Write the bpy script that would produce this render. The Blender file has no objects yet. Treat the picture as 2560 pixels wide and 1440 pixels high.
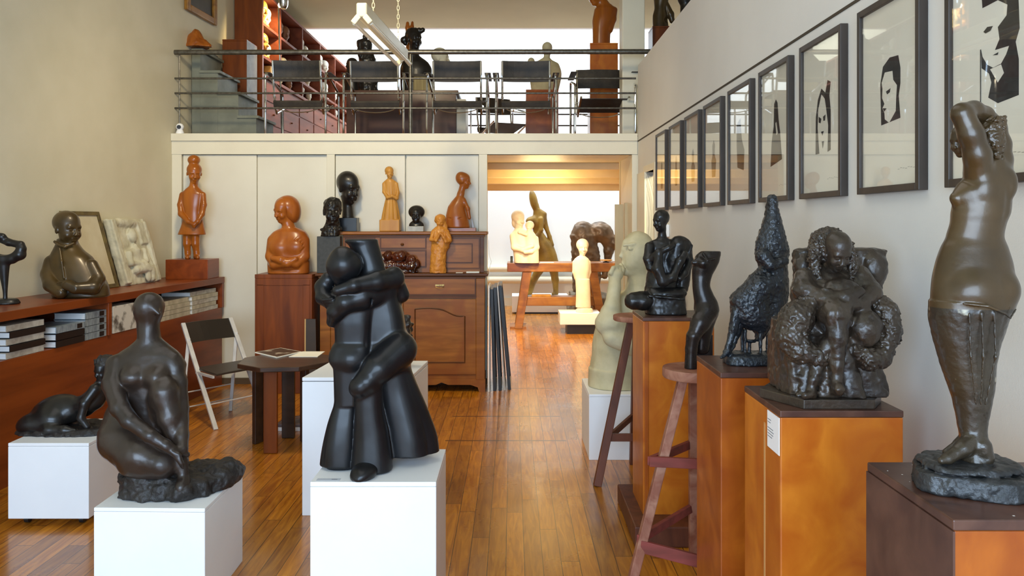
import bpy, bmesh, math, random
import numpy as np
from mathutils import Vector, Matrix, Euler
random.seed(7)
scene = bpy.context.scene
COL = scene.collection
# ------------------------------------------------------------------ camera
FPX, HX, HY, EYE = 2000.0, 1280.0, 555.0, 1.70      # focal length in px, principal point, eye height
cam_data = bpy.data.cameras.new('camera')
cam_data.sensor_width = 36.0
cam_data.lens = 36.0 * FPX / 2560.0
cam_data.shift_y = -(720.0 - HY) / 2560.0
cam_data.clip_start = 0.05
cam = bpy.data.objects.new('camera', cam_data)
cam.location = (0, 0, EYE)
cam.rotation_euler = (math.pi / 2, 0, 0)
COL.objects.link(cam)
scene.camera = cam
# ------------------------------------------------------------------ colour management, world, lights
scene.view_settings.view_transform = 'Standard'
scene.view_settings.look = 'None'
scene.view_settings.gamma = 1.0
scene.view_settings.use_curve_mapping = False
scene.view_settings.exposure = 0.42
scene.cycles.use_denoising = True
scene.cycles.max_bounces = 8
scene.cycles.diffuse_bounces = 5
world = bpy.data.worlds.new('daylight_sky')
scene.world = world
world.use_nodes = True
_bg = world.node_tree.nodes['Background']
_bg.inputs[0].default_value = (0.78, 0.88, 1.0, 1)
_bg.inputs[1].default_value = 0.6

def area(name, loc, rot, sx, sy, power, color, spread=180):
    l = bpy.data.lights.new(name, 'AREA')
    l.shape = 'RECTANGLE'; l.size = sx; l.size_y = sy
    l.energy = power; l.color = color; l.spread = math.radians(spread)
    o = bpy.data.objects.new(name, l); COL.objects.link(o)
    o.location = loc; o.rotation_euler = [math.radians(a) for a in rot]
    return o
def spot(name, loc, target, power, color, size=60, blend=0.5, radius=0.05):
    l = bpy.data.lights.new(name, 'SPOT')
    l.energy = power; l.color = color; l.spot_size = math.radians(size); l.spot_blend = blend
    l.shadow_soft_size = radius
    o = bpy.data.objects.new(name, l); COL.objects.link(o)
    o.location = loc
    o.rotation_euler = (Vector(target) - Vector(loc)).to_track_quat('-Z', 'Y').to_euler()
    return o
# daylight through the big window in the wall behind the photographer
area('window_daylight', (-1.0, -2.35, 1.9), (90, 0, 0), 4.2, 2.6, 300, (0.55, 0.75, 1.0))
# skylight over the front room and skylight over the tall room at the back
area('roof_light_front', (-1.3, 3.2, 4.78), (0, 0, 0), 2.6, 4.5, 22, (1.0, 0.88, 0.66))
area('roof_light_back', (-0.3, 14.7, 5.95), (0, 0, 0), 6.0, 2.6, 330, (0.84, 0.94, 1.0))
# ------------------------------------------------------------------ helpers
def lin(r, g, b):
    f = lambda c: (c/255/12.92) if c/255 <= 0.04045 else ((c/255+0.055)/1.055)**2.4
    return (f(r), f(g), f(b), 1.0)
def W(px, py, Y):
    return Vector(((px-HX)*Y/FPX, Y, EYE-(py-HY)*Y/FPX))
def wx(px, Y): return (px-HX)*Y/FPX
def wz(py, Y): return EYE-(py-HY)*Y/FPX
def py_of(z, Y): return HY+(EYE-z)*FPX/Y

MATS = {}
def _new(name):
    m = bpy.data.materials.new(name); m.use_nodes = True
    nt = m.node_tree
    return m, nt, nt.nodes['Principled BSDF']
def mat(name, c1, c2=None, scale=4.0, rough=0.5, rough2=None, metal=0.0, bump=0.0, bscale=40.0, coat=0.0,
        stretch=(1, 1, 1), lo=0.35, hi=0.65, spec=0.5, detail=6.0, specks=None):
    """procedural surface: two colours mixed by noise, roughness variation, fine bump"""
    if name in MATS: return MATS[name]
    m, nt, p = _new(name)
    N = nt.nodes.new; L = nt.links.new
    tc = N('ShaderNodeTexCoord'); mp = N('ShaderNodeMapping'); mp.inputs['Scale'].default_value = stretch
    L(tc.outputs['Object'], mp.inputs['Vector'])
    n = N('ShaderNodeTexNoise'); n.inputs['Scale'].default_value = scale; n.inputs['Detail'].default_value = detail
    L(mp.outputs[0], n.inputs['Vector'])
    r = N('ShaderNodeMapRange'); r.inputs[1].default_value = lo; r.inputs[2].default_value = hi
    L(n.outputs['Fac'], r.inputs[0])
    mx = N('ShaderNodeMix'); mx.data_type = 'RGBA'
    mx.inputs[6].default_value = c1; mx.inputs[7].default_value = c2 or c1
    L(r.outputs[0], mx.inputs[0])
    out = mx.outputs[2]
    if specks:
        sc, thr, col = specks
        n3 = N('ShaderNodeTexNoise'); n3.inputs['Scale'].default_value = sc; n3.inputs['Detail'].default_value = 3
        L(tc.outputs['Object'], n3.inputs['Vector'])
        r3 = N('ShaderNodeMapRange'); r3.inputs[1].default_value = thr; r3.inputs[2].default_value = thr+0.05
        L(n3.outputs['Fac'], r3.inputs[0])
        m3 = N('ShaderNodeMix'); m3.data_type = 'RGBA'; m3.inputs[7].default_value = col
        L(r3.outputs[0], m3.inputs[0]); L(out, m3.inputs[6]); out = m3.outputs[2]
    L(out, p.inputs['Base Color'])
    if rough2 is not None:
        rr = N('ShaderNodeMapRange'); rr.inputs[3].default_value = rough; rr.inputs[4].default_value = rough2
        n2 = N('ShaderNodeTexNoise'); n2.inputs['Scale'].default_value = scale*2.3; n2.inputs['Detail'].default_value = 5
        L(mp.outputs[0], n2.inputs['Vector']); rr.inputs[1].default_value = 0.3; rr.inputs[2].default_value = 0.7
        L(n2.outputs['Fac'], rr.inputs[0]); L(rr.outputs[0], p.inputs['Roughness'])
    else:
        p.inputs['Roughness'].default_value = rough
    p.inputs['Metallic'].default_value = metal
    p.inputs['Coat Weight'].default_value = coat
    p.inputs['Coat Roughness'].default_value = 0.18
    p.inputs['Specular IOR Level'].default_value = spec
    if bump:
        nb = N('ShaderNodeTexNoise'); nb.inputs['Scale'].default_value = bscale; nb.inputs['Detail'].default_value = 6
        L(mp.outputs[0], nb.inputs['Vector'])
        b = N('ShaderNodeBump'); b.inputs['Strength'].default_value = bump; b.inputs['Distance'].default_value = 0.01
        L(nb.outputs['Fac'], b.inputs['Height']); L(b.outputs[0], p.inputs['Normal'])
    MATS[name] = m
    return m
def wood(name, c1, c2, rough=0.35, grain=(1, 1, 0.12), scale=14.0, coat=0.3, patch=None, patch_scale=2.5):
    """wood: fine grain stretched along one axis plus broad stains"""
    if name in MATS: return MATS[name]
    m, nt, p = _new(name)
    N = nt.nodes.new; L = nt.links.new
    tc = N('ShaderNodeTexCoord'); mp = N('ShaderNodeMapping'); mp.inputs['Scale'].default_value = grain
    L(tc.outputs['Object'], mp.inputs['Vector'])
    n = N('ShaderNodeTexNoise'); n.inputs['Scale'].default_value = scale; n.inputs['Detail'].default_value = 8; n.inputs['Distortion'].default_value = 0.6
    L(mp.outputs[0], n.inputs['Vector'])
    r = N('ShaderNodeMapRange'); r.inputs[1].default_value = 0.3; r.inputs[2].default_value = 0.7
    L(n.outputs['Fac'], r.inputs[0])
    mx = N('ShaderNodeMix'); mx.data_type = 'RGBA'; mx.inputs[6].default_value = c1; mx.inputs[7].default_value = c2
    L(r.outputs[0], mx.inputs[0]); out = mx.outputs[2]
    if patch:
        n2 = N('ShaderNodeTexNoise'); n2.inputs['Scale'].default_value = patch_scale; n2.inputs['Detail'].default_value = 5; n2.inputs['Distortion'].default_value = 1.0
        L(tc.outputs['Object'], n2.inputs['Vector'])
        r2 = N('ShaderNodeMapRange'); r2.inputs[1].default_value = 0.42; r2.inputs[2].default_value = 0.68
        L(n2.outputs['Fac'], r2.inputs[0])
        m2 = N('ShaderNodeMix'); m2.data_type = 'RGBA'; m2.inputs[7].default_value = patch
        L(r2.outputs[0], m2.inputs[0]); L(out, m2.inputs[6]); out = m2.outputs[2]
    L(out, p.inputs['Base Color'])
    p.inputs['Roughness'].default_value = rough
    p.inputs['Coat Weight'].default_value = coat; p.inputs['Coat Roughness'].default_value = 0.2
    p.inputs['Specular IOR Level'].default_value = 0.3
    b = N('ShaderNodeBump'); b.inputs['Strength'].default_value = 0.15; b.inputs['Distance'].default_value = 0.004
    L(n.outputs['Fac'], b.inputs['Height']); L(b.outputs[0], p.inputs['Normal'])
    MATS[name] = m
    return m

def tag(o, label=None, cat=None, group=None, kind=None):
    if label: o['label'] = label
    if cat: o['category'] = cat
    if group: o['group'] = group
    if kind: o['kind'] = kind
    return o
def root(name, loc, label, cat, group=None, rz=0.0):
    o = bpy.data.objects.new(name, None); COL.objects.link(o)
    o.location = loc; o.rotation_euler = (0, 0, rz); o.empty_display_size = 0.05
    return tag(o, label, cat, group)
def copy_thing(o, parent=None):
    c = o.copy(); COL.objects.link(c); c.parent = parent
    for ch in [x for x in bpy.data.objects if x.parent == o]:
        copy_thing(ch, c)
    return c
def world_loc(o):
    v = Vector((0, 0, 0))
    while o is not None:
        v = v + o.location; o = o.parent
    return v

class MB:
    """collects simple shapes given in world coordinates and links them as ONE mesh object"""
    def __init__(self, xf=None): self.v = []; self.f = []; self.xf = xf
    def _p(self, pts, faces):
        n = len(self.v)
        if self.xf: pts = [self.xf(*p) for p in pts]
        self.v += [tuple(p) for p in pts]; self.f += [tuple(n+i for i in f) for f in faces]
        return self
    def box(self, x0, x1, y0, y1, z0, z1):
        return self._p([(x0,y0,z0),(x1,y0,z0),(x1,y1,z0),(x0,y1,z0),(x0,y0,z1),(x1,y0,z1),(x1,y1,z1),(x0,y1,z1)],
                       [(0,3,2,1),(4,5,6,7),(0,1,5,4),(1,2,6,5),(2,3,7,6),(3,0,4,7)])
    def hexa(self, p):
        return self._p(p, [(0,3,2,1),(4,5,6,7),(0,1,5,4),(1,2,6,5),(2,3,7,6),(3,0,4,7)])
    def bar(self, a, b, w, h=None, up=(0, 0, 1)):
        """rectangular bar from a to b, w wide, h in the 'up' direction"""
        a = Vector(a); b = Vector(b); h = h or w
        d = (b-a).normalized(); u = Vector(up)
        s = d.cross(u)
        if s.length < 1e-4: s = d.cross(Vector((1, 0, 0)))
        s.normalize(); t = s.cross(d).normalized()
        s = s*w/2; t = t*h/2
        return self.hexa([a-s-t, a+s-t, b+s-t, b-s-t, a-s+t, a+s+t, b+s+t, b-s+t])
    def tube(self, pts, r, n=12, r2=None):
        pts = [Vector(p) for p in pts]; m = len(pts)
        rr = [r]*m if not isinstance(r, (list, tuple)) else r
        if r2 is not None: rr = [r+(r2-r)*i/(m-1) for i in range(m)]
        out = []; prev = None
        for i, p in enumerate(pts):
            d = (pts[min(i+1, m-1)]-pts[max(i-1, 0)]).normalized()
            if prev is None:
                s = d.cross(Vector((0, 0, 1)))
                if s.length < 1e-3: s = d.cross(Vector((1, 0, 0)))
            else:
                s = prev - d*prev.dot(d)
            s.normalize(); prev = s; t = d.cross(s)
            out += [p+(s*math.cos(2*math.pi*k/n)+t*math.sin(2*math.pi*k/n))*rr[i] for k in range(n)]
        fc = []
        for i in range(m-1):
            for k in range(n):
                a, b = i*n+k, i*n+(k+1) % n
                fc.append((a, b, b+n, a+n))
        fc.append(tuple(range(n-1, -1, -1))); fc.append(tuple((m-1)*n+k for k in range(n)))
        return self._p(out, fc)
    def lathe(self, c, prof, n=32, sy=1.0):
        """revolve (r, z) profile, z up, around c"""
        cx, cy, cz = c; out = []; fc = []; m = len(prof)
        for r, z in prof:
            for k in range(n):
                a = 2*math.pi*k/n
                out.append((cx+r*math.cos(a), cy+r*sy*math.sin(a), cz+z))
        for i in range(m-1):
            for k in range(n):
                a, b = i*n+k, i*n+(k+1) % n
                fc.append((a, b, b+n, a+n))
        fc.append(tuple(range(n-1, -1, -1))); fc.append(tuple((m-1)*n+k for k in range(n)))
        return self._p(out, fc)
    def prism(self, poly, a, b):
        """poly: list of 3-D points; extruded by the vector b-a"""
        n = len(poly); d = Vector(b)-Vector(a)
        return self._p([Vector(p) for p in poly]+[Vector(p)+d for p in poly],
                       [tuple(range(n-1, -1, -1)), tuple(range(n, 2*n))] + [(i, (i+1) % n, n+(i+1) % n, n+i) for i in range(n)])
    def build(self, name, m, parent=None, bevel=0.0, smooth=False, origin=None, seg=2):
        V = np.array(self.v, dtype=float)
        if parent is not None: o0 = world_loc(parent)
        elif origin is not None: o0 = Vector(origin)
        else:
            lo, hi = V.min(0), V.max(0); o0 = Vector(((lo[0]+hi[0])/2, (lo[1]+hi[1])/2, lo[2]))
        V = V-np.array(o0)
        me = bpy.data.meshes.new(name); me.from_pydata([tuple(p) for p in V], [], self.f); me.update()
        bm = bmesh.new(); bm.from_mesh(me); bmesh.ops.recalc_face_normals(bm, faces=bm.faces); bm.to_mesh(me); bm.free()
        me.materials.append(m)
        o = bpy.data.objects.new(name, me); COL.objects.link(o)
        if parent is not None: o.parent = parent
        else: o.location = o0
        if smooth:
            me.polygons.foreach_set('use_smooth', [True]*len(me.polygons))
            try: me.set_sharp_from_angle(angle=math.radians(40))
            except Exception: pass
        if bevel:
            b = o.modifiers.new('bevel', 'BEVEL'); b.width = bevel; b.segments = seg; b.limit_method = 'ANGLE'; b.angle_limit = math.radians(40)
            b.harden_normals = False
        return o
def struct(name, mb, m, bevel=0.0, parent=None, **k):
    o = mb.build(name, m, parent, bevel=bevel, **k)
    if parent is None: o['kind'] = 'structure'
    return o

# ------------------------------------------------------------------ sculpting: smooth-blended signed distance field -> mesh
def rot3(yaw, pitch, roll):
    """local (a: across, b: down, c: out of the face) -> (u: right, v: down, w: away). yaw>0 turns the face to picture right"""
    y, p, r = [math.radians(t) for t in (yaw, pitch, roll)]
    base = np.array([[1, 0, 0], [0, 1, 0], [0, 0, -1.0]])
    # roll about c, pitch about a (positive looks down), yaw about b
    Rr = np.array([[math.cos(r), -math.sin(r), 0], [math.sin(r), math.cos(r), 0], [0, 0, 1]])
    Rp = np.array([[1, 0, 0], [0, math.cos(p), math.sin(p)], [0, -math.sin(p), math.cos(p)]])
    Ry = np.array([[math.cos(y), 0, math.sin(y)], [0, 1, 0], [-math.sin(y), 0, math.cos(y)]])
    return base @ Ry @ Rp @ Rr
def spl(xs, ps, t):
    """monotone-ish cubic interpolation of rows ps at xs"""
    xs = np.asarray(xs, float); ps = np.asarray(ps, float)
    n = len(xs); out = []
    h = np.diff(xs)
    i = np.clip(np.searchsorted(xs, t, side='right')-1, 0, n-2)
    s = np.clip((t-xs[i])/h[i], 0, 1)
    for j in range(ps.shape[1]):
        d = np.diff(ps[:, j])/h
        m = np.zeros(n); m[0] = d[0]; m[-1] = d[-1]
        for k in range(1, n-1):
            m[k] = 0 if d[k-1]*d[k] <= 0 else 2*d[k-1]*d[k]/(d[k-1]+d[k])
        a, b = ps[i, j], ps[i+1, j]
        ma, mb = m[i]*h[i], m[i+1]*h[i]
        s2 = s*s; s3 = s2*s
        out.append(((2*s3-3*s2+1)*a+(s3-2*s2+s)*ma+(-2*s3+3*s2)*b+(s3-s2)*mb).astype(np.float32))
    return out
_RNG = np.random.RandomState(5)
_LAT = _RNG.rand(32, 32, 32).astype(np.float32)*2-1
def vnoise(x, y, z):
    xi, yi, zi = np.floor(x).astype(int), np.floor(y).astype(int), np.floor(z).astype(int)
    fx, fy, fz = x-xi, y-yi, z-zi
    fx, fy, fz = [f*f*(3-2*f) for f in (fx, fy, fz)]
    r = 0
    for a in (0, 1):
        for b in (0, 1):
            for c in (0, 1):
                r = r + _LAT[(xi+a) % 32, (yi+b) % 32, (zi+c) % 32]*(fx if a else 1-fx)*(fy if b else 1-fy)*(fz if c else 1-fz)
    return r
class SD:
    """field in picture-pixel units at the sculpture's own depth: u right, v down, w away from the viewer"""
    def __init__(self, lo, hi, h=3.0, k=4.0):
        self.h = h; self.k = k; self.lo = np.array(lo, float); pad = 3*h
        self.lo -= pad
        n = np.ceil((np.array(hi, float)+pad-self.lo)/h).astype(int)+1
        self.n = n
        self.a = [(self.lo[i]+h*np.arange(n[i])).astype(np.float32) for i in range(3)]
        self.F = np.full(n, 1e3, np.float32)
    def _put(self, f, lo, hi, k=None, mode='+'):
        k = self.k if k is None else k
        k = max(k, 0.01)
        m = k+2*self.h
        i0 = np.clip(np.floor((np.array(lo)-m-self.lo)/self.h).astype(int), 0, self.n)
        i1 = np.clip(np.ceil((np.array(hi)+m-self.lo)/self.h).astype(int)+1, 0, self.n)
        if np.any(i1 <= i0): return self
        U = self.a[0][i0[0]:i1[0]][:, None, None]; V = self.a[1][i0[1]:i1[1]][None, :, None]; Wd = self.a[2][i0[2]:i1[2]][None, None, :]
        d = f(U, V, Wd)
        sl = tuple(slice(i0[j], i1[j]) for j in range(3))
        A = self.F[sl]
        if mode == '+':
            hh = np.maximum(k-np.abs(A-d), 0)/k
            self.F[sl] = np.minimum(A, d)-hh*hh*k*0.25
        else:
            hh = np.maximum(k-np.abs(A+d), 0)/k
            self.F[sl] = np.maximum(A, -d)+hh*hh*k*0.25
        return self
    def cap(self, a, b, ra, rb=None, k=None, mode='+'):
        a = np.array(a, np.float32); b = np.array(b, np.float32); rb = ra if rb is None else rb
        ab = b-a; L2 = float(ab@ab)+1e-6
        def f(U, V, Wd):
            pu, pv, pw = U-a[0], V-a[1], Wd-a[2]
            t = np.clip((pu*ab[0]+pv*ab[1]+pw*ab[2])/L2, 0, 1)
            return np.sqrt((pu-t*ab[0])**2+(pv-t*ab[1])**2+(pw-t*ab[2])**2)-(ra+(rb-ra)*t)
        r = max(ra, rb)
        return self._put(f, np.minimum(a, b)-r, np.maximum(a, b)+r, k, mode)
    def ch(self, pts, k=None, mode='+'):
        """chain of (u, v, w, r)"""
        for p, q in zip(pts[:-1], pts[1:]):
            self.cap(p[:3], q[:3], p[3], q[3], k, mode)
        return self
    def ell(self, c, r, rot=None, k=None, mode='+'):
        c = np.array(c, np.float32); r = [float(t) for t in r]
        R = None if rot is None else rot3(*rot)
        def f(U, V, Wd):
            x, y, z = U-c[0], V-c[1], Wd-c[2]
            if R is not None:
                x, y, z = [x*R[0, j]+y*R[1, j]+z*R[2, j] for j in range(3)]
            k0 = np.sqrt((x/r[0])**2+(y/r[1])**2+(z/r[2])**2)
            k1 = np.sqrt((x/r[0]**2)**2+(y/r[1]**2)**2+(z/r[2]**2)**2)+1e-6
            return k0*(k0-1)/k1
        q = np.array(r) if R is None else np.array([max(r)]*3)
        return self._put(f, c-q, c+q, k, mode)
    def box(self, c, hf, rot=None, rnd=2.0, k=None, mode='+'):
        c = np.array(c, np.float32); R = None if rot is None else rot3(*rot)
        def f(U, V, Wd):
            x, y, z = U-c[0], V-c[1], Wd-c[2]
            if R is not None:
                x, y, z = [x*R[0, j]+y*R[1, j]+z*R[2, j] for j in range(3)]
            x, y, z = np.abs(x)-hf[0]+rnd, np.abs(y)-hf[1]+rnd, np.abs(z)-hf[2]+rnd
            return np.sqrt(np.maximum(x, 0)**2+np.maximum(y, 0)**2+np.maximum(z, 0)**2)+np.minimum(np.maximum(x, np.maximum(y, z)), 0)-rnd
        q = np.array(hf, float) if R is None else np.array([math.sqrt(sum(t*t for t in hf))]*3)
        return self._put(f, c-q, c+q, k, mode)
    def loft(self, rows, n=2.0, flute=None, k=None, mode='+', cap=0.0, rot=None, piv=None, yaw=0.0):
        """rows of (v, cu, cw, ru, rw) from top to bottom; flute=(count, amplitude rows at top, at bottom)"""
        rows = sorted(rows); vs = [r[0] for r in rows]; ps = [r[1:] for r in rows]
        v0, v1 = vs[0], vs[-1]
        R = None if rot is None else rot3(*rot)
        B = rot3(0, 0, 0)
        cy, sy = math.cos(math.radians(yaw)), math.sin(math.radians(yaw))
        def f(U, V, Wd):
            if R is not None:
                x, y, z = U-piv[0], V-piv[1], Wd-piv[2]
                a, b, c = [x*R[0, j]+y*R[1, j]+z*R[2, j] for j in range(3)]
                U, V, Wd = a+piv[0], b+piv[1], piv[2]-c
            cu, cw, ru, rw = spl(vs, ps, V)
            du, dw = U-cu, Wd-cw
            if yaw: du, dw = du*cy-dw*sy, du*sy+dw*cy
            ax, ay = np.abs(du)/ru, np.abs(dw)/rw
            q = (np.sqrt(ax*ax+ay*ay) if n == 2 else (ax**n+ay**n)**(1.0/n))
            m = np.minimum(ru, rw)
            if flute:
                t = (V-v0)/(v1-v0)
                q = q-(flute[1]+(flute[2]-flute[1])*np.clip(t, 0, 1))/np.maximum(m, 1)*np.abs(np.cos(np.arctan2(dw/rw, du/ru)*flute[0]/2.0))*2
            d = (q-1)*m
            e = np.maximum(v0-V, V-v1)
            if cap:
                h = np.maximum(cap-np.abs(d-e), 0)/cap
                return np.maximum(d, e)+h*h*cap*0.25
            return np.maximum(d, e)
        P = np.array(ps, float)
        lo = [(P[:, 0]-P[:, 2]).min(), v0, (P[:, 1]-P[:, 3]).min()]; hi = [(P[:, 0]+P[:, 2]).max(), v1, (P[:, 1]+P[:, 3]).max()]
        if yaw or flute:
            mm = np.maximum(P[:, 2], P[:, 3]).max()*1.15
            lo[0] = P[:, 0].min()-mm; hi[0] = P[:, 0].max()+mm; lo[2] = P[:, 1].min()-mm; hi[2] = P[:, 1].max()+mm
        if R is not None:
            rad = math.sqrt(sum(max(abs(lo[j]-piv[j]), abs(hi[j]-piv[j]))**2 for j in range(3)))
            lo = [piv[j]-rad for j in range(3)]; hi = [piv[j]+rad for j in range(3)]
        return self._put(f, np.array(lo), np.array(hi), k, mode)
    def head(self, c, H, yaw=0, pitch=0, roll=0, nose=1.0, ears=True, hair=None, jaw=1.0, wide=1.0, k=None, lips=1.0, eyes=1.0, neck=None):
        """a face-bearing head, H from crown to chin, c its middle"""
        R = rot3(yaw, pitch, roll); c = np.array(c, float)
        P = lambda a, b, q: c+R @ (np.array((a*wide, b, q))*H)
        rt = (yaw, pitch, roll); kk = 0.05*H if k is None else k
        self.ell(P(0, -.16, -.09), (.33*H*wide, .34*H, .40*H), rt, kk)
        self.ell(P(0, .10, .07), (.255*H*wide*jaw, .38*H, .27*H), rt, .10*H)
        self.cap(P(0, .40, .20), P(0, .36, .12), .085*H*jaw, .12*H, .08*H)
        self.cap(P(-.15, -.06, .26), P(.15, -.06, .26), .055*H, None, .06*H)
        for s in (-1, 1):
            if eyes: self.ell(P(.125*s, .015, .345), (.085*H, .055*H, .06*H*eyes), rt, .04*H, '-')
            self.ell(P(.125*s, .02, .255), (.062*H, .045*H, .05*H), rt, .015*H)
            self.ell(P(.16*s, .17, .21), (.08*H, .08*H, .08*H), rt, .08*H)
            if ears: self.ell(P(.30*s, .05, -.06), (.04*H, .11*H, .07*H), rt, .02*H)
        if nose:
            self.cap(P(0, -.04, .30), P(0, .15, .31+.07*nose), .028*H, .052*H, .035*H)
            for s in (-1, 1): self.ell(P(.045*s, .16, .33+.05*nose), (.035*H, .032*H, .045*H), rt, .02*H)
        if lips:
            self.cap(P(-.07, .262, .30), P(.07, .262, .30), .03*H*lips, None, .03*H)
            self.cap(P(-.055, .315, .29), P(.055, .315, .29), .032*H*lips, None, .03*H)
            self.cap(P(-.09, .288, .325), P(.09, .288, .325), .008*H, None, .012*H, '-')
        if neck is not None:
            self.cap(P(0, .22, -.10), neck[:3], neck[3]*.9, neck[3], .08*H)
        return P
    def rough(self, amp, size, octaves=2, vmin=None, vmax=None):
        m = np.argwhere(np.abs(self.F) < amp*2.5+2*self.h)
        x, y, z = [self.a[i][m[:, i]] for i in range(3)]
        r = 0; a = amp; s = size
        for _ in range(octaves):
            r = r+a*vnoise(x/s, y/s, z/s); a *= .5; s *= .5
        if vmin is not None: r = r*np.clip((y-vmin)/10.0, 0, 1)
        if vmax is not None: r = r*np.clip((vmax-y)/10.0, 0, 1)
        self.F[m[:, 0], m[:, 1], m[:, 2]] += r.astype(np.float32)
        return self
    def flat(self, v):
        """cut flat at picture row v (stands on something)"""
        V = self.a[1][None, :, None]
        self.F = np.maximum(self.F, V-v)
        return self
    def mesh(self):
        F = self.F; h = self.h
        F[0, :, :] = F[-1, :, :] = 1; F[:, 0, :] = F[:, -1, :] = 1; F[:, :, 0] = F[:, :, -1] = 1
        F = np.where(np.abs(F) < 1e-5, 1e-5, F)
        I = F < 0
        c = np.zeros(tuple(np.array(F.shape)-1), np.int8)
        for a in (0, 1):
            for b in (0, 1):
                for d in (0, 1):
                    c += I[a:F.shape[0]-1+a, b:F.shape[1]-1+b, d:F.shape[2]-1+d]
        act = np.argwhere((c > 0) & (c < 8))
        idx = np.full(c.shape, -1, np.int32); idx[act[:, 0], act[:, 1], act[:, 2]] = np.arange(len(act))
        corners = [(a, b, d) for a in (0, 1) for b in (0, 1) for d in (0, 1)]
        val = {q: F[act[:, 0]+q[0], act[:, 1]+q[1], act[:, 2]+q[2]] for q in corners}
        acc = np.zeros((len(act), 3)); cnt = np.zeros(len(act))
        for q in corners:
            for ax in range(3):
                if q[ax] == 0:
                    r = list(q); r[ax] = 1; r = tuple(r)
                    A, B = val[q], val[r]; m = (A < 0) != (B < 0)
                    t = np.where(m, A/np.where(m, A-B, 1), 0)
                    for j in range(3):
                        acc[:, j] += np.where(m, q[j]+(t if j == ax else 0), 0)
                    cnt += m
        pos = self.lo+(act+acc/cnt[:, None])*h
        quads = []
        for ax in range(3):
            sl0 = [slice(1, -1)]*3; sl1 = [slice(1, -1)]*3
            sl0[ax] = slice(0, -1); sl1[ax] = slice(1, None)
            A, B = I[tuple(sl0)], I[tuple(sl1)]
            e = np.argwhere(A != B); inn = A[e[:, 0], e[:, 1], e[:, 2]]
            off = [1, 1, 1]; off[ax] = 0
            e = e+np.array(off)
            o1, o2 = [j for j in range(3) if j != ax]
            def ci(d1, d2):
                g = e.copy(); g[:, o1] += d1; g[:, o2] += d2
                return idx[g[:, 0], g[:, 1], g[:, 2]]
            q = np.stack([ci(-1, -1), ci(0, -1), ci(0, 0), ci(-1, 0)], 1)
            flip = inn if ax != 1 else ~inn
            q = np.where(flip[:, None], q, q[:, ::-1])
            quads.append(q)
        quads = np.concatenate(quads); quads = quads[(quads >= 0).all(1)]
        return pos, quads
    def build(self, name, m, parent, cx, cy, s, keep=True):
        """link as a child of parent (whose origin is picture point (cx, cy) at scale s metres per pixel)"""
        pos, q = self.mesh()
        P = np.stack([(pos[:, 0]-cx)*s, pos[:, 2]*s, (cy-pos[:, 1])*s], 1).astype(np.float32)
        me = bpy.data.meshes.new(name)
        me.vertices.add(len(P)); me.vertices.foreach_set('co', P.ravel())
        me.loops.add(len(q)*4); me.loops.foreach_set('vertex_index', q[:, ::-1].ravel().astype(np.int32))
        me.polygons.add(len(q)); me.polygons.foreach_set('loop_start', np.arange(len(q), dtype=np.int32)*4)
        me.update(calc_edges=True); me.validate()
        me.polygons.foreach_set('use_smooth', [True]*len(q))
        me.materials.append(m)
        o = bpy.data.objects.new(name, me); COL.objects.link(o)
        if parent is not None: o.parent = parent
        self.F = None
        return o
def site(name, cx, z, Y, label, cat, group=None):
    """an Empty standing at height z, depth Y under picture column cx; returns root, its picture row and metres per pixel"""
    s = Y/FPX
    r = root(name, ((cx-HX)*s, Y, z), label, cat, group)
    return r, HY+(EYE-z)/s, s
# ------------------------------------------------------------------ room shell
D0 = 8.4                                    # depth of the mezzanine front
ZM, ZO, ZC = 2.615, 2.41, 4.83              # mezzanine floor, underside, ceiling
def LX(y): return -3.57-0.07*(D0-min(y, 9.7))         # left wall plane
def LW(d, y, z): return (LX(y)+d, y, z)     # a point d off the left wall
RX = 1.32                                   # right wall plane
M_wall = mat('warm_white_plaster', lin(224,216,190), lin(214,206,178), scale=1.6, rough=0.72, bump=0.12, bscale=220)
M_wallr = mat('white_painted_wall', lin(228,225,218), lin(222,219,212), scale=1.4, rough=0.7, bump=0.1, bscale=200)
M_cream = mat('cream_gloss_paint', lin(232,226,204), lin(225,218,196), scale=2.0, rough=0.42, bump=0.05, bscale=60)
M_white = mat('cool_white_wall', lin(240,243,245), lin(236,240,243), scale=1.0, rough=0.8)
M_ceil = mat('ceiling_paint', lin(206,200,164), lin(198,192,156), scale=1.0, rough=0.8)
M_beam = mat('tan_painted_beam', lin(232,208,160), lin(222,196,148), scale=3.0, rough=0.55)
M_gap = mat('dark_gap', lin(70,60,45), rough=0.9)
M_door = mat('sliding_panel_paint', lin(229,224,206), lin(223,217,198), scale=2.0, rough=0.4, bump=0.04, bscale=40)
M_grey = mat('grey_green_step_paint', lin(124,127,112), lin(108,111,98), scale=6.0, rough=0.5, rough2=0.65)

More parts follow.
